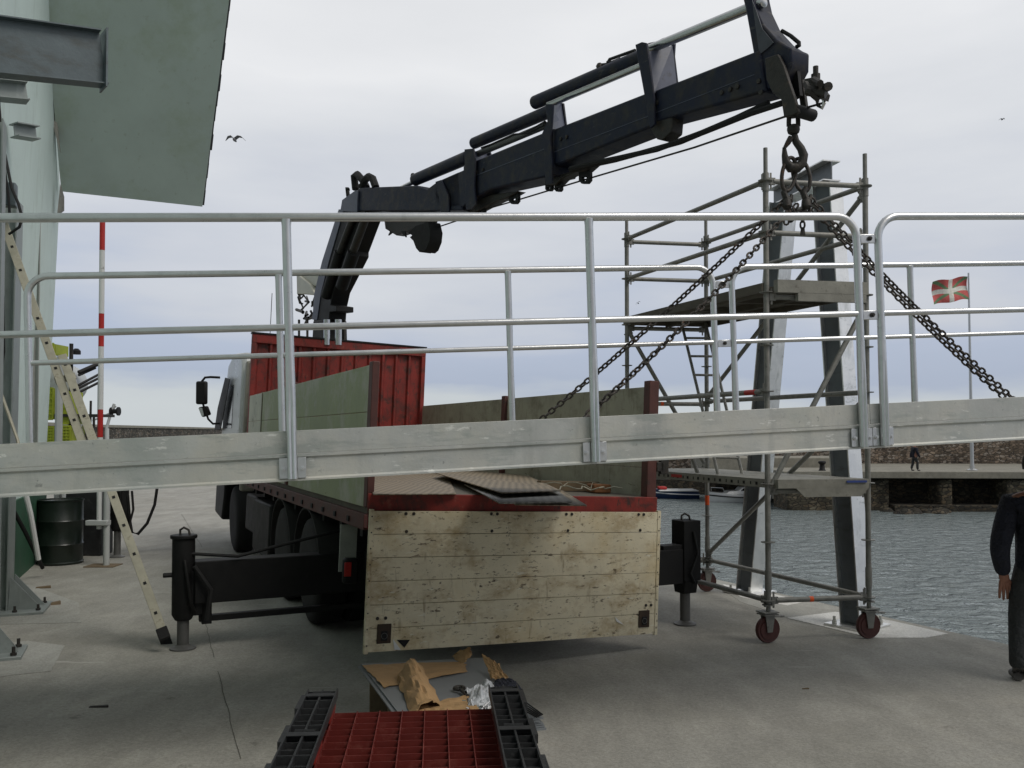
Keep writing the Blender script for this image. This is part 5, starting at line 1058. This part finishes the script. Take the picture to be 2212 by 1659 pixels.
crumple('brown_paper', [sp(975, 1418), sp(1015, 1407, ZS+.08), sp(1020, 1425, ZS+.02), sp(1000, 1436)], 6, .02, lambda u, v: .03*u, card, 'small curl of brown paper at the far edge of the sheets', 'paper', 4)
crumple('brown_paper', [sp(1040, 1428, ZS+.05), sp(1075, 1450, ZS+.03), sp(1110, 1488), sp(1060, 1468)], 7, .03, lambda u, v: .045*(1-v), card, 'curled brown paper at the right corner of the sheets', 'paper', 5)
# polythene bag of bolts, gloves, wrench
crumple('polythene_bag', [sp(1005, 1500), sp(1065, 1480), sp(1080, 1525), sp(1012, 1535)], 12, .05, lambda u, v: .05*math.sin(math.pi*u)*math.sin(math.pi*v), plasc, 'clear polythene bag of bolts on the steel sheets', 'bag', 6, th=.001)
b = MB()
for i in range(26):
    p = sp(random.uniform(1010, 1085), random.uniform(1520, 1542)); a_ = random.uniform(0, 6.28); d_ = Vector((math.cos(a_), math.sin(a_), random.uniform(-.1, .5))).normalized(); p.z += .012
    b.cyl(p, p+d_*.035, .005, 6); b.lathe(p, -d_, [(.009, 0), (.009, .007)], 6)
tag(b.build('loose_bolts', chrome), 'heap of loose bright bolts spilling from the polythene bag', 'bolts')
crumple('work_gloves', [sp(1062, 1478), sp(1110, 1474), sp(1130, 1494), sp(1072, 1500)], 8, .035, lambda u, v: .03*math.sin(math.pi*u), clothn, 'black work gloves lying on the steel sheets', 'gloves', 8, th=.006)
b = MB(); c = sp(992, 1486, ZS+.02); d_ = Vector((.06, -.16, 0)); 
pts = [c+Vector((.028*math.cos(t), .028*math.sin(t), 0)) for t in [i*.5-.2 for i in range(11)]]; b.tube(pts, .011, 8); b.tube([c+d_*.2, c+d_], .011, 8)
tag(b.build('spanner', dirty), 'dark open ended spanner beside the polythene bag', 'spanner')
b = MB(); g_ = [gr(1135, 1516, ZS+.02), gr(1172, 1543, ZS+.02), gr(1160, 1549, ZS+.02), gr(1125, 1530, ZS+.02)]
for k in range(5): 
    a_ = g_[0].lerp(g_[3], k/4); c_ = g_[1].lerp(g_[2], k/4); b.cyl(a_, c_, .004, 6)
tag(b.build('wire_mesh', blackp), 'scrap of dark wire mesh at the right corner of the sheets', 'mesh')

# =================================================================== PEOPLE
def skinmesh(name, verts, edges, m, parent, sub=2, root=0):
    o0 = WL[parent.name]; me = bpy.data.meshes.new(name); me.from_pydata([Vector(v[:3])-o0 for v in verts], edges, []); me.update(); o = bpy.data.objects.new(name, me); COL.objects.link(o); o.parent = parent; WL[o.name] = o0
    me.materials.append(m); sk = o.modifiers.new('skin', 'SKIN'); sk.use_smooth_shade = True
    if not me.skin_vertices: 
        bpy.context.view_layer.objects.active = o
    for i, v in enumerate(verts):
        r = v[3] if not isinstance(v[3], tuple) else v[3]
        me.skin_vertices[0].data[i].radius = r if isinstance(r, tuple) else (r, r)
        me.skin_vertices[0].data[i].use_root = (i == root)
    s_ = o.modifiers.new('sub', 'SUBSURF'); s_.levels = sub; s_.render_levels = sub
    return o
def person(label, base, face, arms, legs, detail=True):
    """face = unit vector the person looks along"""
    o = thing('person', label, 'person', base); f = Vector(face).normalized(); r_ = Vector((f.y, -f.x, 0))
    def p(x, y, z, rad): q = base+r_*x+f*y+Vector((0, 0, z*.935)); return (q.x, q.y, q.z, rad)
    V = [p(0, 0, .93, (.13, .10)), p(0, .01, 1.12, (.125, .10)), p(0, .0, 1.30, (.155, .11)), p(0, -.02, 1.43, (.09, .08)), p(0, .0, 1.50, .052), p(0, .03, 1.58, .075), p(0, .03, 1.66, .085), p(0, .02, 1.73, .06)]
    Ed = [(i, i+1) for i in range(7)]; bodyV, bodyE = list(V), list(Ed)
    def chainv(L, st, path, E_):
        pr = st
        for q in path: L.append(q); E_.append((pr, len(L)-1)); pr = len(L)-1
        return pr
    for s_, A_ in zip((-1, 1), arms):
        path = [p(s_*.17, -.01, 1.40, .055)]+[p(*q) for q in A_[:3]]
        w = chainv(bodyV, 3, path, bodyE)
        if detail:
            wr = Vector(A_[2][:3]); hd = (Vector(A_[2][:3])-Vector(A_[1][:3])).normalized(); hd = (hd+Vector((0, 0, -.8))).normalized(); sd = Vector((1, .35, 0)).normalized()*(1 if s_ < 0 else -1)
            for k, (off, ln, bendy) in enumerate(((-.032, .065, .02), (-.011, .078, .015), (.011, .073, .012), (.031, .055, .01))):
                c1 = wr+hd*.05+sd*off*.9; c2 = wr+hd*.10+sd*off*1.25; c3 = c2+hd*ln*.55+sd*off*.15+Vector((0, .012, 0)); c4 = c2+hd*ln*1.15+sd*off*.1+Vector((0, .035, 0))
                chainv(bodyV, w, [p(*c1, .016), p(*c2, .012), p(*c3, .0105), p(*c4, .0085)], bodyE)
            c1 = wr+hd*.03+sd*.035; chainv(bodyV, w, [p(*c1, .014), p(*(c1+hd*.04+sd*.02), .012), p(*(c1+hd*.07+sd*.022), .009)], bodyE)
    for s_, L_ in zip((-1, 1), legs):
        chainv(bodyV, 0, [p(*q) for q in L_], bodyE)
    bd_ = skinmesh('body', bodyV, bodyE, skin, o, 2)
    # jacket
    jv = [p(0, 0, .80, (.175, .135)), p(0, 0, .90, (.180, .14)), p(0, .0, 1.02, (.175, .14)), p(0, .01, 1.16, (.175, .135)), p(0, .0, 1.30, (.19, .135)), p(0, -.02, 1.42, (.125, .105)), p(0, -.01, 1.47, .08)]; je = [(i, i+1) for i in range(6)]
    for s_, A_ in zip((-1, 1), arms):
        el, wr = A_[1], A_[2]; mid = tuple((a+b_)/2 for a, b_ in zip(A_[0][:3], el[:3])); w2 = tuple(e+(w_-e)*.55 for e, w_ in zip(el[:3], wr[:3])); w3 = tuple(e+(w_-e)*.96 for e, w_ in zip(el[:3], wr[:3]))
        chainv(jv, 5, [p(s_*.185, -.01, 1.385, .085), p(*A_[0][:3], .082), p(*mid, .080), p(*el[:3], .072), p(*w2, .064), p(*w3, .050)], je)
    skinmesh('jacket', jv, je, clothn, o, 2)
    tv = [p(0, 0, 1.04, (.14, .11)), p(0, 0, .93, (.15, .115))]; te = [(0, 1)]
    for s_, L_ in zip((-1, 1), legs):
        q = L_; kn_ = q[1]; an = q[2]; mid = tuple((a+b_)/2 for a, b_ in zip(q[0][:3], kn_[:3])); cal = tuple((a*.55+b_*.45) for a, b_ in zip(kn_[:3], an[:3]))
        chainv(tv, 1, [p(q[0][0]*1.05, q[0][1], q[0][2]-.06, .092), p(*mid, .088), p(kn_[0], kn_[1], kn_[2]+.05, .078), p(kn_[0], kn_[1]+.01, kn_[2]-.04, .074), p(cal[0], cal[1]-.01, cal[2], .077), p(an[0], an[1]-.01, an[2]+.10, .070), p(an[0], an[1], an[2], .074)], te)
    skinmesh('trousers', tv, te, clotht, o, 2)
    for s_, L_ in zip((-1, 1), legs):
        an = L_[2]; sv = [p(an[0], an[1]-.04, .05, (.045, .045)), p(an[0], an[1]+.05, .045, (.046, .04)), p(an[0]*1.05, an[1]+.16, .035, (.042, .03)), p(an[0], an[1], .13, .055)]
        skinmesh('boot', sv, [(0, 1), (1, 2), (0, 3)], shoem, o, 2)
    b = MB(); c = base+f*.03+Vector((0, 0, 1.515)); 
    b.lathe(c+Vector((0, 0, .02))-f*.01, (0, 0, 1), [(.098, 0), (.103, .04), (.095, .09), (.06, .135), (0, .15)], 18); b.build('hair', hairm, o)
    b = MB(); b.ball(c+f*.10+r_*.032+Vector((0, 0, .0)), .011, 8); b.ball(c+f*.10-r_*.032+Vector((0, 0, .0)), .011, 8); b.lathe(c+f*.095+Vector((0, 0, -.045)), f, [(.014, 0), (.012, .015), (0, .025)], 8); b.build('eyes_and_nose', skin, bd_)
    return o
pbase = gr(2250, 1474)
person('person in dark navy jacket and charcoal trousers standing at the right edge, arm hanging', pbase, (.32, .95, 0),
       [[(-.22, -.02, 1.25, .048), (-.275, -.07, 1.02, .042), (-.235, -.02, .80, .030)], [(.24, 0, 1.28, .048), (.30, -.03, 1.06, .042), (.26, .08, .84, .030)]],
       [[(-.10, 0, .86, .08), (-.135, .02, .48, .055), (-.15, -.03, .09, .045)], [(.10, 0, .86, .08), (.135, .05, .48, .055), (.15, .06, .09, .045)]])
p2 = at(1976, 1010, 50); p2.z = -.37
person('person in dark clothes walking along the pier, mostly hidden by the gangway', p2, (1, .1, 0),
       [[(-.2, 0, 1.25, .05), (-.22, -.1, 1.0, .045), (-.22, -.1, .78, .035)], [(.2, 0, 1.25, .05), (.22, .1, 1.0, .045), (.2, .2, .82, .035)]],
       [[(-.1, 0, .84, .09), (-.1, -.06, .48, .065), (-.1, -.12, .12, .05)], [(.1, 0, .84, .09), (.1, .1, .48, .065), (.1, .12, .1, .05)]], False)
# =================================================================== GULLS
for px, py, Y, w, lb, rot in ((507, 302, 36, .40, 'gull gliding left of the crane with wings spread', 0), (2165, 258, 110, .38, 'tiny gull high in the sky at the right edge', .15), (1379, 655, 95, .30, 'tiny gull flying behind the scaffold tower', .6)):
    c = at(px, py, Y); b = MB(); 
    b.lathe(c-Vector((0, .22, 0)), (0, 1, 0), [(.01, 0), (.05, .08), (.065, .2), (.045, .34), (.01, .46)], 8)
    for s_ in (-1, 1):
        A = [Vector((0, 0, .03)), Vector((s_*w*.35, .02, .15)), Vector((s_*w*.7, .04, .13)), Vector((s_*w*1.05, .12, .0))]; ch = [.14, .13, .10, .01]
        vs = []; 
        for q, cw in zip(A, ch): 
            q = Vector((q.x*math.cos(rot)-q.z*math.sin(rot), q.y, q.x*math.sin(rot)+q.z*math.cos(rot)))
            vs += [c+q+Vector((0, -cw, .0)), c+q+Vector((0, cw, 0)), c+q+Vector((0, cw, .018)), c+q+Vector((0, -cw, .018))]
        b.rings([vs[i*4:i*4+4] for i in range(4)])
    tag(b.build('gull', gull), lb, 'bird', 'gulls in the sky')
